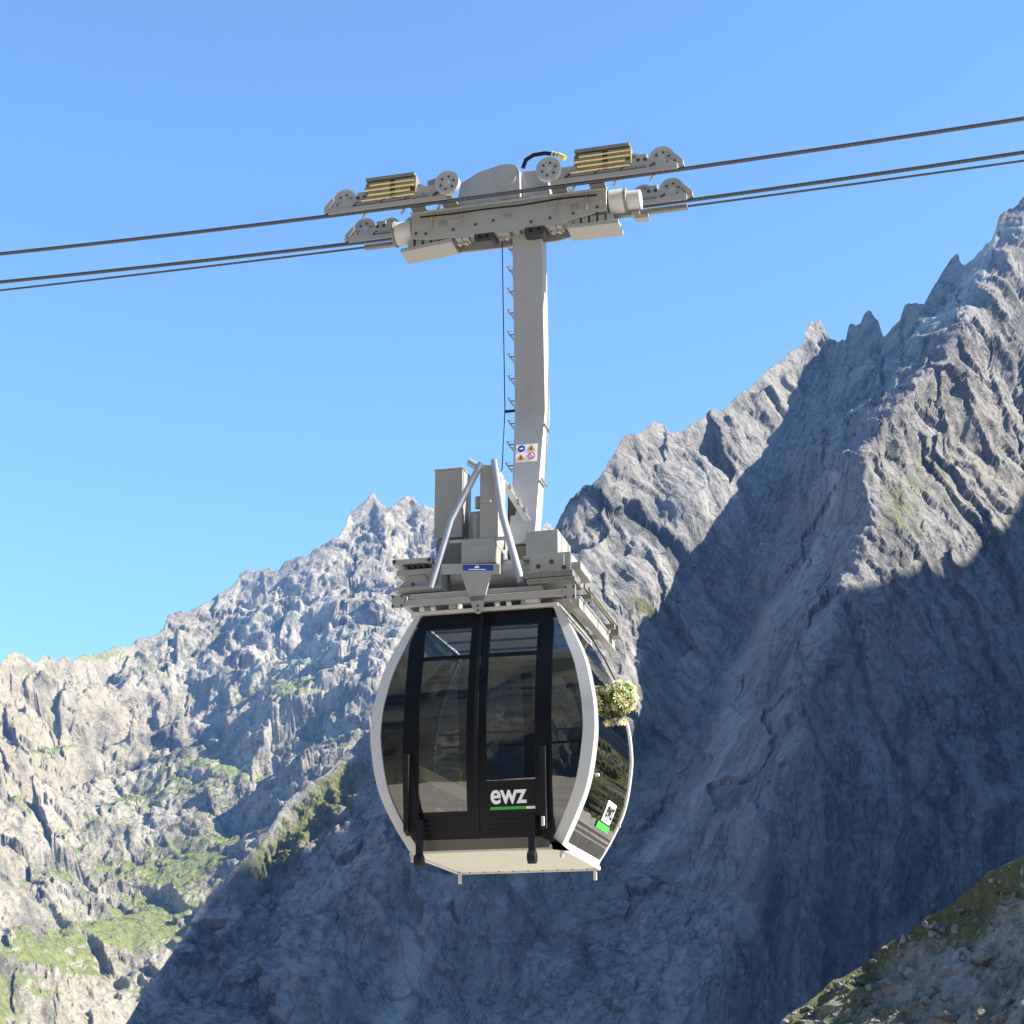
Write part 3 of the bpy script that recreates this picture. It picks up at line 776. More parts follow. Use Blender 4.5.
_rnd = _rs.rand(256, 6)*2-1
def facets(p, size, k, seed=0, hk=.5):
    """tilted rock facets: every cell of a jittered lattice is a plane of its own, joined by steps"""
    q_ = p/size+seed*7.13; c = np.floor(q_).astype(int); f = q_-c
    best = np.full(q_.shape[:-1], 1e9); val = np.zeros(q_.shape[:-1])
    for i in (-1, 0, 1):
        for j in (-1, 0, 1):
            for l in (-1, 0, 1):
                h = _perm[_perm[_perm[(c[..., 0]+i) & 255]+((c[..., 1]+j) & 255)]+((c[..., 2]+l) & 255)]
                r = _rnd[h]
                dx = f[..., 0]-i-.5-.45*r[..., 0]; dy = f[..., 1]-j-.5-.45*r[..., 1]; dz = f[..., 2]-l-.5-.45*r[..., 2]
                d = dx*dx+dy*dy+dz*dz; m = d < best
                best = np.where(m, d, best); val = np.where(m, (dx*r[..., 3]+dy*r[..., 4]+dz*r[..., 5])+hk*r[..., 3]*r[..., 0], val)
    return val*k

def ray_xz(px, py):
    a = (px-512)/F; b = (512-py)/F; d = CP-b*SP
    return a/d, (SP+b*CP)/d
def poly(pts):
    xs = np.array([p[0] for p in pts], float); ys = np.array([p[1] for p in pts], float)
    return lambda x: np.interp(x, xs, ys)

def slope_mesh(name, mat, px0, px1, nc, nr, ridge, pyb, y0fn, T, relief, back_slope=1.1, nback=14, back_step=None, attrs=None, warp=1.0):
    """a mountainside: columns follow the compass direction, rows climb to the crest, then fall away behind it"""
    px = np.linspace(px0, px1, nc); pyr = ridge(px)
    t = np.linspace(0, 1, nr)
    PX = np.repeat(px[None], nr, 0); PY = pyb+(np.minimum(pyr, pyb)[None]-pyb)*t[:, None]
    TX, TZ = ray_xz(PX, PY)
    Y0 = y0fn(PX, PY)
    Y = Y0/(1-TZ/T); X = TX*Y; Z = TZ*Y
    P = np.stack([X, Y, Z], -1)
    # back side
    ys = P[-1, :, 1]; bs = back_step or (ys.mean()*.03)
    rows = []
    for k in range(1, nback+1):
        d = bs*k*(1+.25*k)
        q = P[-1].copy(); q[:, 1] += d; q[:, 2] -= d*back_slope; q[:, 0] += d*.05
        q[:, 2] = np.maximum(q[:, 2], -30)
        rows.append(q)
    P = np.concatenate([P, np.stack(rows, 0)], 0)
    PXf = np.concatenate([PX, np.repeat(px[None], nback, 0)], 0); PYf = np.concatenate([PY, np.repeat(np.minimum(pyr, pyb)[None], nback, 0)], 0)
    n = np.array([0, -T, 1.0]); n /= np.linalg.norm(n)
    for rl in (relief if isinstance(relief, (list, tuple)) else [relief]):
        D, L = rl(P, PXf, PYf)
        P = P+D[..., None]*n+L[..., None]*np.array([1.0, 0, 0])
    P[..., 2] += CAMZ
    m, c = P.shape[:2]
    co = P.reshape(-1, 3)
    i = np.arange(m-1)[:, None]*c+np.arange(c-1)[None]
    q = np.stack([i, i+1, i+c+1, i+c], -1).reshape(-1, 4)
    me = bpy.data.meshes.new(name)
    me.vertices.add(len(co)); me.vertices.foreach_set('co', co.ravel().astype(np.float32))
    me.loops.add(q.size); me.loops.foreach_set('vertex_index', q.ravel().astype(np.int32))
    me.polygons.add(len(q)); me.polygons.foreach_set('loop_start', (np.arange(len(q))*4).astype(np.int32))
    me.polygons.foreach_set('use_smooth', np.ones(len(q), bool))
    me.update(calc_edges=True)
    for an, fn in (attrs or {}).items():
        v = fn(P, PXf, PYf)
        at = me.attributes.new(an, 'FLOAT', 'POINT'); at.data.foreach_set('value', v.ravel().astype(np.float32))
    o = bpy.data.objects.new(name, me); COL.objects.link(o); me.materials.append(mat)
    tag(o, kind='structure')
    return o, P

def rock_mat(name, scale, base, light, dark, grass_c=(.13, .145, .045), bump=1.0, dips=((.7, .28), (-.2, .07)), crack=.6):
    m, nt = newmat(name); q = NT(nt)
    out = q.n('ShaderNodeOutputMaterial'); b = q.n('ShaderNodeBsdfPrincipled'); q.l(b.outputs[0], out.inputs[0])
    pos = q.n('ShaderNodeNewGeometry').outputs['Position']
    lit = q.n('ShaderNodeAttribute', attribute_name='dip').outputs['Fac']
    # bend the strata a little
    nv = q.n('ShaderNodeTexNoise'); nv.inputs['Scale'].default_value = 1/(60*scale); nv.inputs['Detail'].default_value = 3; q.l(pos, nv.inputs['Vector'])
    sb = q.n('ShaderNodeVectorMath', operation='SUBTRACT'); q.l(nv.outputs['Color'], sb.inputs[0]); sb.inputs[1].default_value = (.5, .5, .5)
    sc = q.n('ShaderNodeVectorMath', operation='SCALE'); sc.inputs['Scale'].default_value = 26*scale; q.l(sb.outputs[0], sc.inputs[0])
    wv = q.n('ShaderNodeVectorMath', operation='ADD'); q.l(pos, wv.inputs[0]); q.l(sc.outputs[0], wv.inputs[1]); wp = wv.outputs[0]
    S_ = [q.mapping(q.mapping(wp, (1, 1, 1), (0, a, 0)), (1, 1, k)) for a, k in dips]
    def two(f):
        a, b_ = f(S_[0]), f(S_[1])
        return q.math('ADD', q.math('MULTIPLY', a, lit), q.math('MULTIPLY', b_, q.math('SUBTRACT', 1.0, lit)))
    n1 = q.noise(pos, 1/(90*scale), 6, .6)
    n2 = two(lambda v: q.noise(v, 1/(16*scale), 8, .66, .2))
    n3 = q.noise(pos, 1/(5*scale), 8, .72, .3)
    def cr_(v):
        x = q.noise(v, 1/(20*scale), 4, .55, .3)
        return q.math('ABSOLUTE', q.math('SUBTRACT', x, .5))
    ck = q.ramp(two(cr_), [(.0, (0, 0, 0)), (.022, (1, 1, 1))])
    f = q.math('ADD', q.math('MULTIPLY', n1, .22), q.math('ADD', q.math('MULTIPLY', n2, .36), q.math('MULTIPLY', n3, .42)))
    col = q.ramp(f, [(.40, dark), (.49, base), (.60, light)])
    big = q.noise(pos, 1/(220*scale), 4, .6)
    col = q.mix(q.ramp(big, [(.42, (0, 0, 0)), (.62, (.55, .55, .55))]), col, (base[0]*1.05, base[1]*.98, base[2]*.84, 1))
    stn = two(lambda v: q.noise(v, 1/(38*scale), 5, .6, .2))
    col = q.mix(q.ramp(stn, [(.52, (0, 0, 0)), (.66, (.75, .75, .75))]), col, (dark[0]*.70, dark[1]*.72, dark[2]*.62, 1))
    col = q.mix(q.math('MULTIPLY', q.math('SUBTRACT', 1.0, ck), crack), col, (*[c*.45 for c in dark], 1))
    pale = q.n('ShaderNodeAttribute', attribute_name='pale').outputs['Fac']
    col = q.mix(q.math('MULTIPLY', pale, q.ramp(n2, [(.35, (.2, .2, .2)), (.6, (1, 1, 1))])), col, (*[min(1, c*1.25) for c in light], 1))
    ga = q.n('ShaderNodeAttribute', attribute_name='grass').outputs['Fac']
    gn = q.math('ADD', q.math('MULTIPLY', n3, .55), q.math('MULTIPLY', q.noise(pos, 1/(22*scale), 6, .7), .45))
    gm = q.ramp(q.math('ADD', q.math('MULTIPLY', ga, .38), gn), [(.66, (0, 0, 0)), (.76, (1, 1, 1))])
    gc = q.ramp(n3, [(.3, tuple(c*.45 for c in grass_c)), (.5, grass_c), (.7, (grass_c[0]*1.6, grass_c[1]*1.35, grass_c[2]*1.2))])
    col = q.mix(q.math('MULTIPLY', gm, .9), col, gc)
    q.l(col, b.inputs['Base Color']); b.inputs['Roughness'].default_value = .92; b.inputs['Specular IOR Level'].default_value = .15
    h = q.math('ADD', q.math('MULTIPLY', n2, 3.2*scale), q.math('ADD', q.math('MULTIPLY', n3, 3.2*scale), q.math('MULTIPLY', ck, .8*scale)))
    bp = q.n('ShaderNodeBump'); bp.inputs['Strength'].default_value = min(1, bump); bp.inputs['Distance'].default_value = max(1, bump)
    q.l(h, bp.inputs['Height']); q.l(bp.outputs[0], b.inputs['Normal'])
    return m

def jag1(amp, wl, seed):
    def f(x):
        p = np.stack([x, 0*x+seed, 0*x], -1)
        return amp*(fbm(p, wl, 5, .62, seed))
    return f

def vblur(D, k):
    """soften steps along the fall line"""
    w = np.hanning(k+2)[1:-1]; w /= w.sum(); h = k//2; E = np.pad(D, ((h, h), (0, 0)), 'edge')
    return sum(w[i]*E[i:i+D.shape[0]] for i in range(k))
def upness(P):
    a = np.gradient(P, axis=1); b = np.gradient(P, axis=0); N = np.cross(a, b); N /= np.linalg.norm(N, axis=-1)[..., None]+1e-9
    return np.abs(N[..., 2])
def blob(PX, PY, x, y, rx, ry, rot=0.0):
    c, s = math.cos(rot), math.sin(rot); dx, dy = PX-x, PY-y
    u = (dx*c+dy*s)/rx; v = (-dx*s+dy*c)/ry
    return np.exp(-(u*u+v*v))
def line_band(PX, PY, pts, wd):
    """soft band along a polyline running down the picture"""
    ys = [p[1] for p in pts]; xs = [p[0] for p in pts]
    x = np.interp(PY, ys, xs); inside = (PY > ys[0]) & (PY < ys[-1])
    return np.exp(-((PX-x)/wd)**2)*inside

rotv = lambda P, a: np.stack([P[..., 0]*math.cos(a)+P[..., 2]*math.sin(a), P[..., 1], -P[..., 0]*math.sin(a)+P[..., 2]*math.cos(a)], -1)

# --- the big right-hand massif
ridgeR = poly([(60, 1110), (80, 1080), (120, 1030), (170, 952), (215, 888), (238, 858), (260, 838), (285, 800), (330, 768), (370, 728), (440, 680), (500, 625), (540, 560), (560, 517), (570, 503), (590, 484),
               (605, 470), (613, 455), (622, 440), (640, 430), (655, 420), (662, 424), (680, 430), (700, 417), (720, 410), (735, 398), (752, 384), (765, 372), (790, 352), (803, 345), (806, 330), (812, 320), (821, 321), (828, 334),
               (831, 340), (845, 336), (850, 322), (862, 318), (872, 310), (879, 318), (884, 336), (900, 320), (905, 306), (925, 300), (935, 283), (946, 268), (958, 253), (962, 262), (972, 258), (985, 248), (995, 232), (1000, 215), (1012, 205),
               (1024, 196), (1060, 160), (1110, 150), (1180, 180), (1260, 240), (1340, 300)])
gully = [(300, 838), (370, 822), (450, 790), (520, 765), (600, 742), (700, 715), (850, 590), (1024, 470), (1120, 400)]
arete = [(150, 1080), (215, 1030), (290, 982), (340, 950), (400, 892), (450, 852), (520, 868), (600, 835), (700, 800), (850, 770), (1024, 700), (1120, 660)]
xg = lambda PY: np.interp(PY, [p[0] for p in gully], [p[1] for p in gully])
xa = lambda PY: np.interp(PY, [p[0] for p in arete], [p[1] for p in arete])
def y0R(PX, PY):
    g, a = xg(PY), xa(PY)
    k = np.clip((PY-600)/420, 0, 1)
    yl = 890+40*k; yg = 1010-65*k; ya = 850+40*k
    left = np.interp(np.clip((PX-g+330)/330, -2, 1), [-2, .15, .38, .46, 1], [1060, 1040, 925, 905, 1000])
    left = left*(1-k)+(930+ (PX-300)*.06)*k
    mid = yg+(ya-yg)*np.clip((PX-g)/np.maximum(a-g, 20), 0, 1)
    right = ya+np.clip(PX-a, 0, 400)*.62
    v = np.where(PX < g, left+(yg-1010)*0, np.where(PX < a, mid, right))
    return v
def smooth_y0(PX, PY):
    s = 0
    for dx in (-12, -6, 0, 6, 12): s = s+y0R(PX+dx, PY)
    return s/5
def reliefR(P, PX, PY):
    lit = 1/(1+np.exp(-(xg(PY)-PX)/14))
    Q = rotv(P, .55); Qs = np.stack([Q[..., 0], Q[..., 1]*.6, Q[..., 2]*.42], -1)
    Qv = rotv(P, .35); Qv = np.stack([Qv[..., 0], Qv[..., 1]*.5, Qv[..., 2]*.25], -1)
    w = fbm(P, 90, 3, .5, 3.1)[..., None]*18
    big = fbm(Qs+w, 130, 3, .5, 2.0)*24
    med = -ridged(Qs+w*.6, 46, 6, .52, 7.0)*7.5
    fine = fbm(P, 11, 4, .6, 1.0)*1.3
    vert = -ridged(Qv+w*.5, 60, 6, .5, 4.0)*7
    wf = np.stack([fbm(P, 30, 4, .6, 90.+i) for i in range(3)], -1)
    f1 = facets(Qs+wf*4, 64, 15, 1)+facets(Qs+wf*2.5, 22, 5.2, 2)+facets(Qs+wf*1.2, 8, 1.6, 3)
    f2 = facets(Qv+wf*4, 34, 6, 4)+facets(Qv+wf*2, 11, 1.7, 5)+facets(P+wf*1.5, 7, .7, 3)
    d = lit*(big*.30+med*.30+vblur(f1, 3))+(1-lit)*(vert*.55+big*.35+f2)+fine*.5
    # a lit right buttress with dipping slabs
    c = 1/(1+np.exp(-(PX-xa(PY)-5)/10))*(1/(1+np.exp((PY-650)/60)))
    Qc = rotv(P, .75); Qc = np.stack([Qc[..., 0]*1.0, Qc[..., 1]*.6, Qc[..., 2]*.28], -1)
    d = d+c*(3-ridged(Qc+w*.2, 40, 5, .54, 9.0)*3+facets(Qc+wf*3, 24, 6.5, 6)+facets(Qc+wf*2, 9, 2.2, 7))
    d = d+14*blob(PX, PY, 650, 560, 26, 60, .3)+12*blob(PX, PY, 690, 520, 22, 50, .3)
    spur = blob(PX, PY, 300, 825, 110, 30, -.75)
    d = d+spur*(facets(P+wf*2, 16, 7, 21)+facets(P+wf, 7, 3, 22)+6*fbm(P, 12, 4, .6, 23.))
    lat = fbm(P, 30, 4, .55, 5.0)*4
    fade = np.clip((P[..., 2])/40, 0, 1)
    edge = np.clip((PY-ridgeR(PX))/25, .22, 1)
    return (d-3)*fade*edge, lat*fade*edge
def grassR(P, PX, PY):
    g = .75*blob(PX, PY, 640, 602, 24, 8, .3)+.42*blob(PX, PY, 930, 460, 50, 60)+.4*blob(PX, PY, 900, 520, 40, 40)
    g = g+.75*blob(PX, PY, 290, 830, 80, 18, -.75)+.7*blob(PX, PY, 345, 778, 34, 16, -.7)
    return np.clip(g+.12*(PY > 760), 0, 1)
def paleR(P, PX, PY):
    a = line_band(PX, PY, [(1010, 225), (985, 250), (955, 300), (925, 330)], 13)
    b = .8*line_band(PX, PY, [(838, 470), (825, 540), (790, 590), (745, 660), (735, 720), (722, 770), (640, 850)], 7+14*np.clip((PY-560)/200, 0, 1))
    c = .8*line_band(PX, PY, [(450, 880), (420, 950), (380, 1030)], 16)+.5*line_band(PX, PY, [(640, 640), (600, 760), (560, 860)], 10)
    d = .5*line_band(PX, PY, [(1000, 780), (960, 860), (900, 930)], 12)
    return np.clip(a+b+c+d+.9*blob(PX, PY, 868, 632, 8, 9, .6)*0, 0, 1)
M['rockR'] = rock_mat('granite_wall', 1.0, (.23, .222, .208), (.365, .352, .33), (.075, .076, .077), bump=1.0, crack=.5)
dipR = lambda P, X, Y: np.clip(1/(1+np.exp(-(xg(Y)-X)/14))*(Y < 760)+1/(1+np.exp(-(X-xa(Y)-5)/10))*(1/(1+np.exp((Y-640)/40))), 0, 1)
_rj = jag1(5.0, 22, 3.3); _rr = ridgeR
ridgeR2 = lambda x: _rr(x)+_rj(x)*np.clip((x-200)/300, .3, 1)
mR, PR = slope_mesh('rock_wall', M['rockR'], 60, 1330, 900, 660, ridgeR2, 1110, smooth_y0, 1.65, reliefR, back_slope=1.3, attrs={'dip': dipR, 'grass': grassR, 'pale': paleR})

# --- the far left mountain
ridgeL = poly([(-160, 700), (-60, 668), (0, 663), (6, 655), (14, 652), (26, 656), (36, 665), (42, 656), (56, 658), (66, 654), (72, 660), (100, 654), (128, 645), (150, 634), (165, 625), (168, 614), (184, 611), (200, 602), (214, 594),
               (235, 585), (240, 575), (262, 571), (285, 564), (305, 558), (322, 546), (338, 533), (345, 520), (352, 504), (362, 500), (373, 494), (379, 503), (386, 508), (396, 498), (410, 491), (420, 500), (430, 503), (440, 512), (470, 545), (520, 535), (548, 522), (580, 560), (640, 640)])
def y0L(PX, PY): return 1850+120*np.sin(PX/90.0)+(PX-200)*.5
def reliefL1(P, PX, PY):
    w = fbm(P, 260, 3, .5, 13.1)[..., None]*60
    Q = rotv(P, .45); Qs = np.stack([Q[..., 0]*.62, Q[..., 1]*.7, Q[..., 2]*1.0], -1)
    big = fbm(Qs+w, 420, 3, .5, 21.0)*34+ridged(Qs+w, 260, 2, .5, 23.0)*17
    wf = np.stack([fbm(P, 120, 2, .5, 95.+i) for i in range(3)], -1)
    d = big+facets(Qs+wf*14, 170, 35, 11)
    d = d-35*blob(PX, PY, 228, 800, 20, 12, -.4)-25*blob(PX, PY, 245, 712, 20, 12, -.2)-60*blob(PX, PY, 60, 755, 90, 10, -.25)-50*blob(PX, PY, 130, 705, 70, 8, -.25)
    edge = np.clip((PY-ridgeL(PX))/30, .12, 1); fade = np.clip(P[..., 2]/80, 0, 1)
    return vblur(d-20, 11)*edge*fade, fbm(P, 90, 3, .5, 41.)*12*edge*fade
def reliefL2(P, PX, PY):
    Q = rotv(P, .45); Qs = np.stack([Q[..., 0]*.7, Q[..., 1]*.8, Q[..., 2]*1.0], -1)
    wf = np.stack([fbm(P, 50, 3, .5, 97.+i) for i in range(3)], -1)
    med = -ridged(Qs, 150, 6, .56, 27.0)*13
    d = med+facets(Qs+wf*8, 60, 15, 12)+facets(P+wf*4, 26, 7, 13)+facets(P+wf*1.5, 12, 2.6, 14)+fbm(P, 14, 3, .6, 31.0)*1.6
    edge = np.clip((PY-ridgeL(PX))/20, .25, 1); fade = np.clip(P[..., 2]/80, 0, 1)
    d = d*(1-.75*np.clip(blob(PX, PY, 70, 950, 120, 24, -.4)+.9*blob(PX, PY, 150, 895, 50, 16, -.7)+.7*blob(PX, PY, 195, 848, 36, 16, -.3), 0, 1))
    return d*edge*fade+6*edge*fade, 0*d
def grassL(P, PX, PY):
    g = 2.3*blob(PX, PY, 70, 950, 110, 24, -.45)+1.5*blob(PX, PY, 150, 895, 50, 18, -.7)+.85*blob(PX, PY, 190, 850, 40, 22, -.3)+.8*blob(PX, PY, 100, 850, 55, 14, -.1)
    g = g+.8*blob(PX, PY, 235, 760, 45, 12, -.4)+.7*blob(PX, PY, 300, 690, 40, 25)+.5*blob(PX, PY, 150, 780, 60, 14, -.5)+.5*blob(PX, PY, 60, 730, 40, 12, -.4)
    n = fbm(P, 130, 4, .6, 51.)
    return np.clip((g*1.3+.34+.40*n-.30*(PY < 640))*np.clip((upness(P)-.30)/.25, 0, 1), 0, 1.3)
M['rockL'] = rock_mat('far_rock', 1.9, (.30, .27, .205), (.44, .41, .34), (.10, .096, .075), bump=1.0, grass_c=(.16, .19, .05), dips=((-.9, .45), (.6, .4)), crack=.45)
_lj = jag1(5.0, 30, 8.3); _rl = ridgeL
ridgeL2 = lambda x: _rl(x)+_lj(x)
mL, PL = slope_mesh('mountain', M['rockL'], -150, 640, 620, 480, ridgeL2, 1110, y0L, .95, [reliefL1, reliefL2], back_slope=.9, attrs={'dip': lambda P, X, Y: np.clip(.5+.8*fbm(P, 400, 2, .5, 33.), 0, 1), 'grass': grassL, 'pale': lambda P, X, Y: .5*blob(X, Y, 160, 960, 30, 90, .5)+.5*blob(X, Y, 300, 650, 60, 60)})

# --- the near slope in the lower right corner
ridgeF = poly([(640, 1160), (700, 1100), (740, 1060), (768, 1030), (790, 1014), (810, 1001), (830, 986), (858, 968), (880, 951), (906, 936), (930, 915), (952, 903), (975, 884), (1000, 865), (1024, 850), (1100, 800), (1250, 715), (1400, 650)])
def y0F(PX, PY): return 100-.055*(PX-790)+3*np.sin((PX-800)/75.0)+2*np.sin((PY-940)/26.0+(PX-900)/60.)
def reliefF(P, PX, PY):
    w = fbm(P, 9, 2)[..., None]*2
    d = fbm(P+w, 14, 5, .55, 61.)*1.3+fbm(P, 3.2, 5, .62, 63.)*.55+fbm(P, 30, 2, .5, 64.)*2.5+1.6
    # blocky steps
    edge = np.clip((PY-ridgeF(PX))/18, .3, 1)
    return (d-2.5)*edge, fbm(P, 2.2, 3, .5, 66.)*.35
def grassF(P, PX, PY):
    n = fbm(P, 10, 4, .6, 71.)
    e = PY-ridgeF(PX)
    g = .62+.5*n+.35*np.exp(-(e/28)**2)-.75*blob(PX, PY, 960, 990, 70, 40, -.6)-.35*blob(PX, PY, 1010, 930, 30, 40)
    return np.clip(g, 0, 1)
M['rockF'] = rock_mat('near_slope_rock', .09, (.24, .235, .21), (.38, .37, .34), (.10, .10, .085), bump=.8, grass_c=(.085, .10, .034), dips=((.7, .8), (-.2, .8)), crack=.2)
mF, PF = slope_mesh('hillside', M['rockF'], 650, 1400, 620, 330, ridgeF, 1175, y0F, .75, reliefF, back_slope=.55, nback=10, back_step=2.2, attrs={'dip': lambda P, X, Y: .5+0*X, 'grass': grassF, 'pale': lambda P, X, Y: 0*X})

# --- ground sheet, one plane out to the horizon
me = bpy.data.meshes.new('ground'); s_ = 6000
me.from_pydata([(-s_, -s_, 0), (s_, -s_, 0), (s_, s_, 0), (-s_, s_, 0)], [], [(0, 1, 2, 3)])
ground = bpy.data.objects.new('ground', me); COL.objects.link(ground); tag(ground, kind='structure')
m, nt = newmat('valley_ground'); q = NT(nt); out = q.n('ShaderNodeOutputMaterial'); b = q.n('ShaderNodeBsdfPrincipled'); q.l(b.outputs[0], out.inputs[0])
pos = q.n('ShaderNodeNewGeometry').outputs['Position']
q.l(q.ramp(q.math('ADD', q.math('MULTIPLY', q.noise(pos, .25, 8, .6), .6), q.math('MULTIPLY', q.noise(pos, .02, 4), .4)), [(.36, (.20, .175, .14)), (.5, (.42, .38, .32)), (.66, (.55, .51, .44))]), b.inputs['Base Color'])
b.inputs['Roughness'].default_value = .9
me.materials.append(m)

# --- unseen ridge right of the frame, its crest shaped to cast the wall's shadow
sh = S[:2]/np.linalg.norm(S[:2]); perp = np.array([-sh[1], sh[0]])
def surf(px, py):
    i = np.argmin(np.abs(np.linspace(60, 1330, 860)-px)); pr = float(ridgeR(np.array([px]))[0])
    t = (1110-py)/(1110-min(pr, 1110)); j = int(round(np.clip(t, 0, 1)*639))
    return PR[j, i]
def range_mesh(name, mat, crest, slope, half, nl, nw, jag, relief, seed, fade_ends=True):
    """a mountain chain: crest line, both flanks falling away"""
    C = np.array(crest, float); d = np.concatenate([[0], np.cumsum(np.linalg.norm(np.diff(C, axis=0)[:, :2], axis=1))])
    t = np.linspace(0, d[-1], nl); K = np.stack([np.interp(t, d, C[:, i]) for i in range(3)], -1)
    T_ = np.gradient(K[:, :2], axis=0); T_ /= np.linalg.norm(T_, axis=1)[:, None]
    T_ = np.stack([np.convolve(np.pad(T_[:, i], 15, 'edge'), np.ones(31)/31, 'valid') for i in range(2)], -1)
    N_ = np.stack([T_[:, 1], -T_[:, 0]], -1)
    r = np.linspace(-1, 1, nw); r = np.sign(r)*np.abs(r)**1.3*half
    P = np.zeros((nl, nw, 3)); P[..., :2] = K[:, None, :2]+N_[:, None]*r[None, :, None]; P[..., 2] = K[:, None, 2]-np.abs(r)[None]*slope
    q = np.stack([P[..., 0], P[..., 1], P[..., 2]*.4], -1)
    n = (ridged(q, relief*4, 6, .55, seed)-1.0)*relief
    k = np.clip(np.abs(r)/120, 0, 1)[None]
    P[..., 2] += n*k+(fbm(q, 60, 5, .6, seed+3)*jag)*(1-k)
    P[..., 2] = np.maximum(P[..., 2], -30)+CAMZ
    m, c = nl, nw
    i = np.arange(m-1)[:, None]*c+np.arange(c-1)[None]; qd = np.stack([i, i+1, i+c+1, i+c], -1).reshape(-1, 4)
    me = bpy.data.meshes.new(name); me.from_pydata(P.reshape(-1, 3).tolist(), [], qd.tolist()); me.update()
    me.polygons.foreach_set('use_smooth', np.ones(len(qd), bool))
    o = bpy.data.objects.new(name, me); COL.objects.link(o); me.materials.append(mat); tag(o, kind='structure'); return o
# crest height as a function of distance: h(a) is measured along the sun's rays
HA = [(300, -60), (450, 60), (600, 200), (750, 270), (850, 322), (876, 328), (922, 346), (945, 360), (970, 378), (1000, 390), (1030, 360), (1062, 290), (1104, 280), (1153, 275), (1181, 275), (1231, 285), (1288, 312), (1330, 300), (1420, 220), (1600, 60), (1750, -120)]
UO = 820.0
crest = []
for a_, h_ in HA:
    xy = perp*a_+sh*UO; crest.append((xy[0], xy[1], h_+UO*math.tan(SUN_EL)))
M['rockO'] = rock_mat('outer_rock', 1.6, (.30, .29, .27), (.42, .40, .38), (.16, .155, .145))
range_mesh('unseen_ridge', M['rockO'], crest, 1.25, 900, 260, 120, 9, 40, 81.)
M['rockB'] = rock_mat('valley_side_rock', 2.0, (.13, .13, .115), (.20, .195, .18), (.06, .06, .05))
range_mesh('valley_side', M['rockB'], [(-2400, 300, 600), (-1500, -500, 900), (-600, -1000, 880), (100, -1150, 980), (900, -1300, 560), (1800, -1500, 200)], 1.05, 1000, 240, 120, 14, 60, 91.)

# --- loose stones on the near slope
rng = random.Random(21); vs = []; fs = []
bm = bmesh.new(); bmesh.ops.create_icosphere(bm, subdivisions=2, radius=1); IV = [v.co.copy() for v in bm.verts]; IF = [tuple(v.index for v in f.verts) for f in bm.faces]; bm.free()
def stone(c, r, vs, fs):
    a = [rng.uniform(.5, 1.35) for _ in range(3)]; rot = Matrix.Rotation(rng.uniform(0, 6.3), 3, 'Z') @ Matrix.Rotation(rng.uniform(-.6, .6), 3, 'X')
    pl = [(Vector((rng.gauss(0, 1), rng.gauss(0, 1), rng.gauss(0, 1))).normalized(), rng.uniform(.35, .75)) for _ in range(9)]
    o = len(vs)
    for v in IV:
        p = v.copy()
        for n_, d_ in pl:
            k = p.dot(n_)-d_
            if k > 0: p -= n_*k
        p = rot @ Vector((p.x*a[0], p.y*a[1], p.z*a[2]*.8)); vs.append(tuple(c+p*r))
    fs += [tuple(i+o for i in f) for f in IF]
for k in range(1100):
    i = rng.randrange(4, 326); j = rng.randrange(90, 330)
    p = PF[i, j]; r = .10+.45*rng.random()**4
    stone(Vector(p)+Vector((0, 0, r*.1)), r, vs, fs)
me = bpy.data.meshes.new('scree'); me.from_pydata(vs, [], fs); me.update(); o = bpy.data.objects.new('scree', me); COL.objects.link(o); tag(o, kind='stuff')
me.materials.append(rock_mat('loose_stone', .05, (.25, .245, .225), (.38, .37, .35), (.10, .10, .09), crack=.0))
BOUL = [(805, 1000, 1.0, 'pale angular boulder lying lowest on the mossy near slope'), (912, 985, .9, 'grey boulder half way along the stony hollow of the near slope'),
        (985, 960, 1.1, 'large grey boulder near the frame edge on the mossy slope'), (948, 1008, .8, 'small blocky boulder at the bottom edge of the near slope')]
for px_, py_, r_, lab in BOUL:
    j = int(round((px_-650)/750*619)); yr = float(ridgeF(np.array([px_]))[0]); i = int(round((1175-py_)/(1175-yr)*329))
    vs, fs = [], []; p = PF[i, j]; stone(Vector((0, 0, 0)), r_, vs, fs)
    me = bpy.data.meshes.new('boulder'); me.from_pydata(vs, [], fs); me.update(); o = bpy.data.objects.new('boulder', me); COL.objects.link(o); o.location = Vector(p)+Vector((0, 0, r_*.25))
    me.materials.append(bpy.data.materials['loose_stone']); tag(o, lab, 'boulder', 'boulders on the near slope')

# --- haze: one closed box of even, thin air
b_ = bpy.data.meshes.new('haze'); x0, x1, y0_, y1, z0, z1 = -6100, 6100, -6100, 6100, -40, 1500
b_.from_pydata([(x0, y0_, z0), (x1, y0_, z0), (x1, y1, z0), (x0, y1, z0), (x0, y0_, z1), (x1, y0_, z1), (x1, y1, z1), (x0, y1, z1)], [], [(0, 3, 2, 1), (4, 5, 6, 7), (0, 1, 5, 4), (1, 2, 6, 5), (2, 3, 7, 6), (3, 0, 4, 7)])
hz = bpy.data.objects.new('haze', b_); COL.objects.link(hz); tag(hz, kind='stuff')
m, nt = newmat('air'); q = NT(nt); out = q.n('ShaderNodeOutputMaterial'); v = q.n('ShaderNodeVolumePrincipled')
v.inputs['Color'].default_value = (.16, .42, 1.0, 1); v.inputs['Density'].default_value = .6e-4; v.inputs['Anisotropy'].default_value = 0.0
q.l(v.outputs[0], out.inputs['Volume']); b_.materials.append(m)

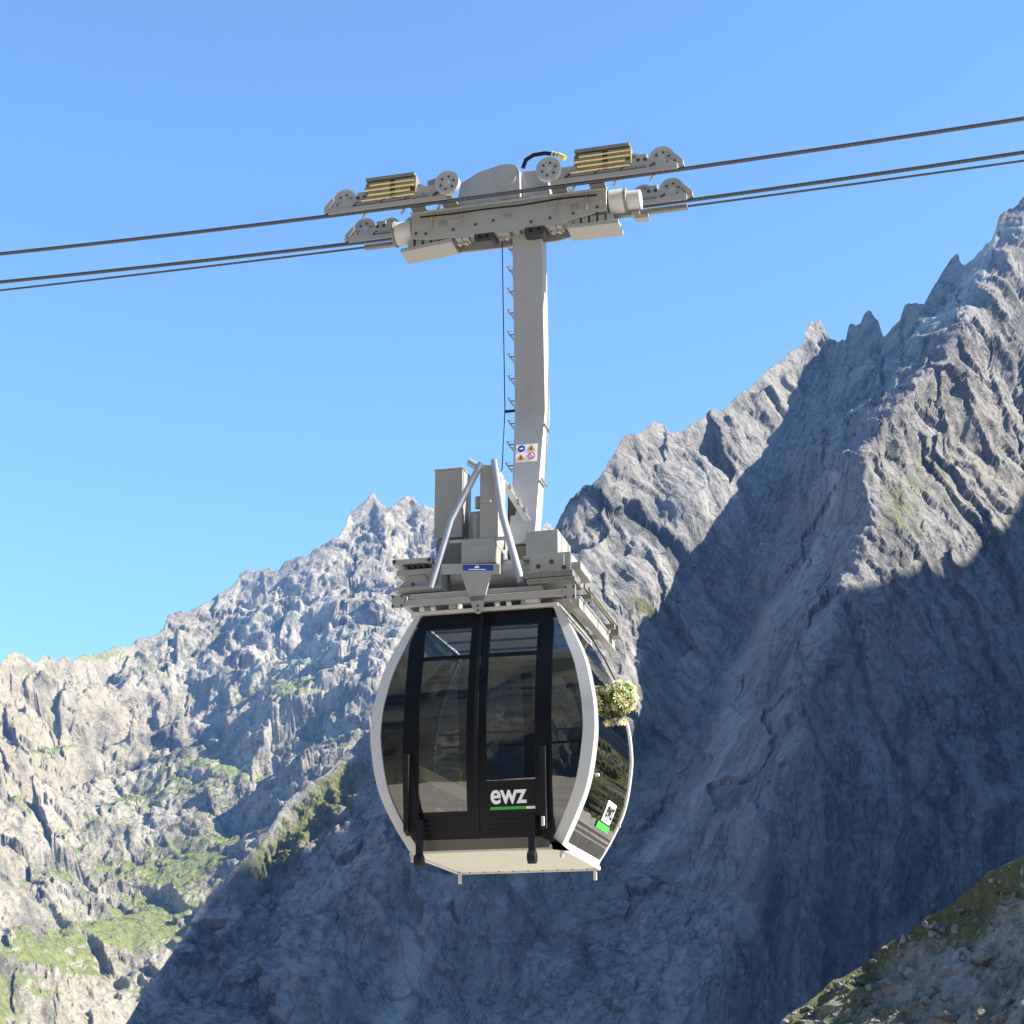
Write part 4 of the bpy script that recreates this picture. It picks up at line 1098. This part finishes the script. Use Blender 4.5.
# ------------------------------------------------------------------ parts that are several separate pieces become objects of their own
bpy.context.view_layer.update()
KEEP = {'leaves', 'petals', 'flower_hearts', 'flower_tassel', 'lettering', 'door_rib', 'wheel'}
def split_parts(o):
    me = o.data; nv = len(me.vertices)
    if nv == 0: return
    par = list(range(nv))
    def find(a):
        while par[a] != a: par[a] = par[par[a]]; a = par[a]
        return a
    for e in me.edges:
        a, b2 = find(e.vertices[0]), find(e.vertices[1])
        if a != b2: par[a] = b2
    roots = [find(i) for i in range(nv)]; ids = sorted(set(roots))
    if len(ids) < 2: return
    ix = {r: k for k, r in enumerate(ids)}
    lo = [[1e9]*3 for _ in ids]; hi = [[-1e9]*3 for _ in ids]
    for i, r in enumerate(roots):
        c = me.vertices[i].co; k = ix[r]
        for j in range(3): lo[k][j] = min(lo[k][j], c[j]); hi[k][j] = max(hi[k][j], c[j])
    grp = list(range(len(ids)))
    def gf(a):
        while grp[a] != a: a = grp[a]
        return a
    for a in range(len(ids)):
        for b2 in range(a+1, len(ids)):
            if all(lo[a][j] <= hi[b2][j]+.004 and lo[b2][j] <= hi[a][j]+.004 for j in range(3)):
                x, y = gf(a), gf(b2)
                if x != y: grp[x] = y
    gs = sorted(set(gf(k) for k in range(len(ids))))
    if len(gs) < 2: return
    vg = [gf(ix[r]) for r in roots]
    meshes = []
    sharp = {tuple(sorted(e.vertices)) for e in me.edges if e.use_edge_sharp}
    for g in gs:
        vi = [i for i in range(nv) if vg[i] == g]; mp = {v_: k for k, v_ in enumerate(vi)}
        fs = [tuple(mp[v_] for v_ in p.vertices) for p in me.polygons if vg[p.vertices[0]] == g]
        nm = bpy.data.meshes.new(o.name.split('.')[0]); nm.from_pydata([me.vertices[i].co[:] for i in vi], [], fs); nm.update()
        nm.polygons.foreach_set('use_smooth', [True]*len(fs))
        try: nm.set_sharp_from_angle(angle=R(35))
        except Exception: pass
        for mt in me.materials: nm.materials.append(mt)
        meshes.append(nm)
    o.data = meshes[0]
    for nm in meshes[1:]:
        c = o.copy(); c.data = nm; COL.objects.link(c); c.parent = o.parent
for o in [x for x in scene.objects if x.type == 'MESH' and x.parent]:
    if o.name.split('.')[0] not in KEEP and o.data.users == 1: split_parts(o)

# ------------------------------------------------------------------ light, sky, camera
w = bpy.data.worlds.new('World'); scene.world = w; w.use_nodes = True; nt = w.node_tree
for n in list(nt.nodes): nt.nodes.remove(n)
q = NT(nt); out = q.n('ShaderNodeOutputWorld'); bg = q.n('ShaderNodeBackground'); sky = q.n('ShaderNodeTexSky')
sky.sky_type = 'NISHITA'; sky.sun_disc = False; sky.sun_elevation = SUN_EL; sky.sun_rotation = math.pi/2-SUN_AZ
sky.altitude = 1800; sky.air_density = 1.1; sky.dust_density = .7; sky.ozone_density = 3.0
bg.inputs[1].default_value = .103
hs = q.n('ShaderNodeHueSaturation'); hs.inputs['Saturation'].default_value = 1.07; hs.inputs['Hue'].default_value = .494; q.l(sky.outputs[0], hs.inputs['Color']); q.l(hs.outputs[0], bg.inputs[0]); q.l(bg.outputs[0], out.inputs[0])
sl = bpy.data.lights.new('sun', 'SUN'); sl.energy = 5.0; sl.angle = R(.53); sl.color = (1, .93, .83)
so = bpy.data.objects.new('sun', sl); COL.objects.link(so)
so.rotation_euler = Vector((-S[0], -S[1], -S[2])).to_track_quat('-Z', 'Y').to_euler(); so.location = (60, -20, 60)
cam = bpy.data.cameras.new('camera'); cam.sensor_width = 36; cam.lens = F/1024*36; cam.clip_end = 30000; cam.clip_start = .1
co = bpy.data.objects.new('camera', cam); COL.objects.link(co); co.location = (0, 0, CAMZ); co.rotation_euler = (R(90)+PITCH, 0, 0)
scene.camera = co
scene.view_settings.view_transform = 'Standard'; scene.view_settings.look = 'None'; scene.view_settings.exposure = 1.68; scene.view_settings.gamma = 1
scene.render.engine = 'CYCLES'
scene.cycles.max_bounces = 8; scene.cycles.transparent_max_bounces = 12; scene.cycles.use_denoising = True
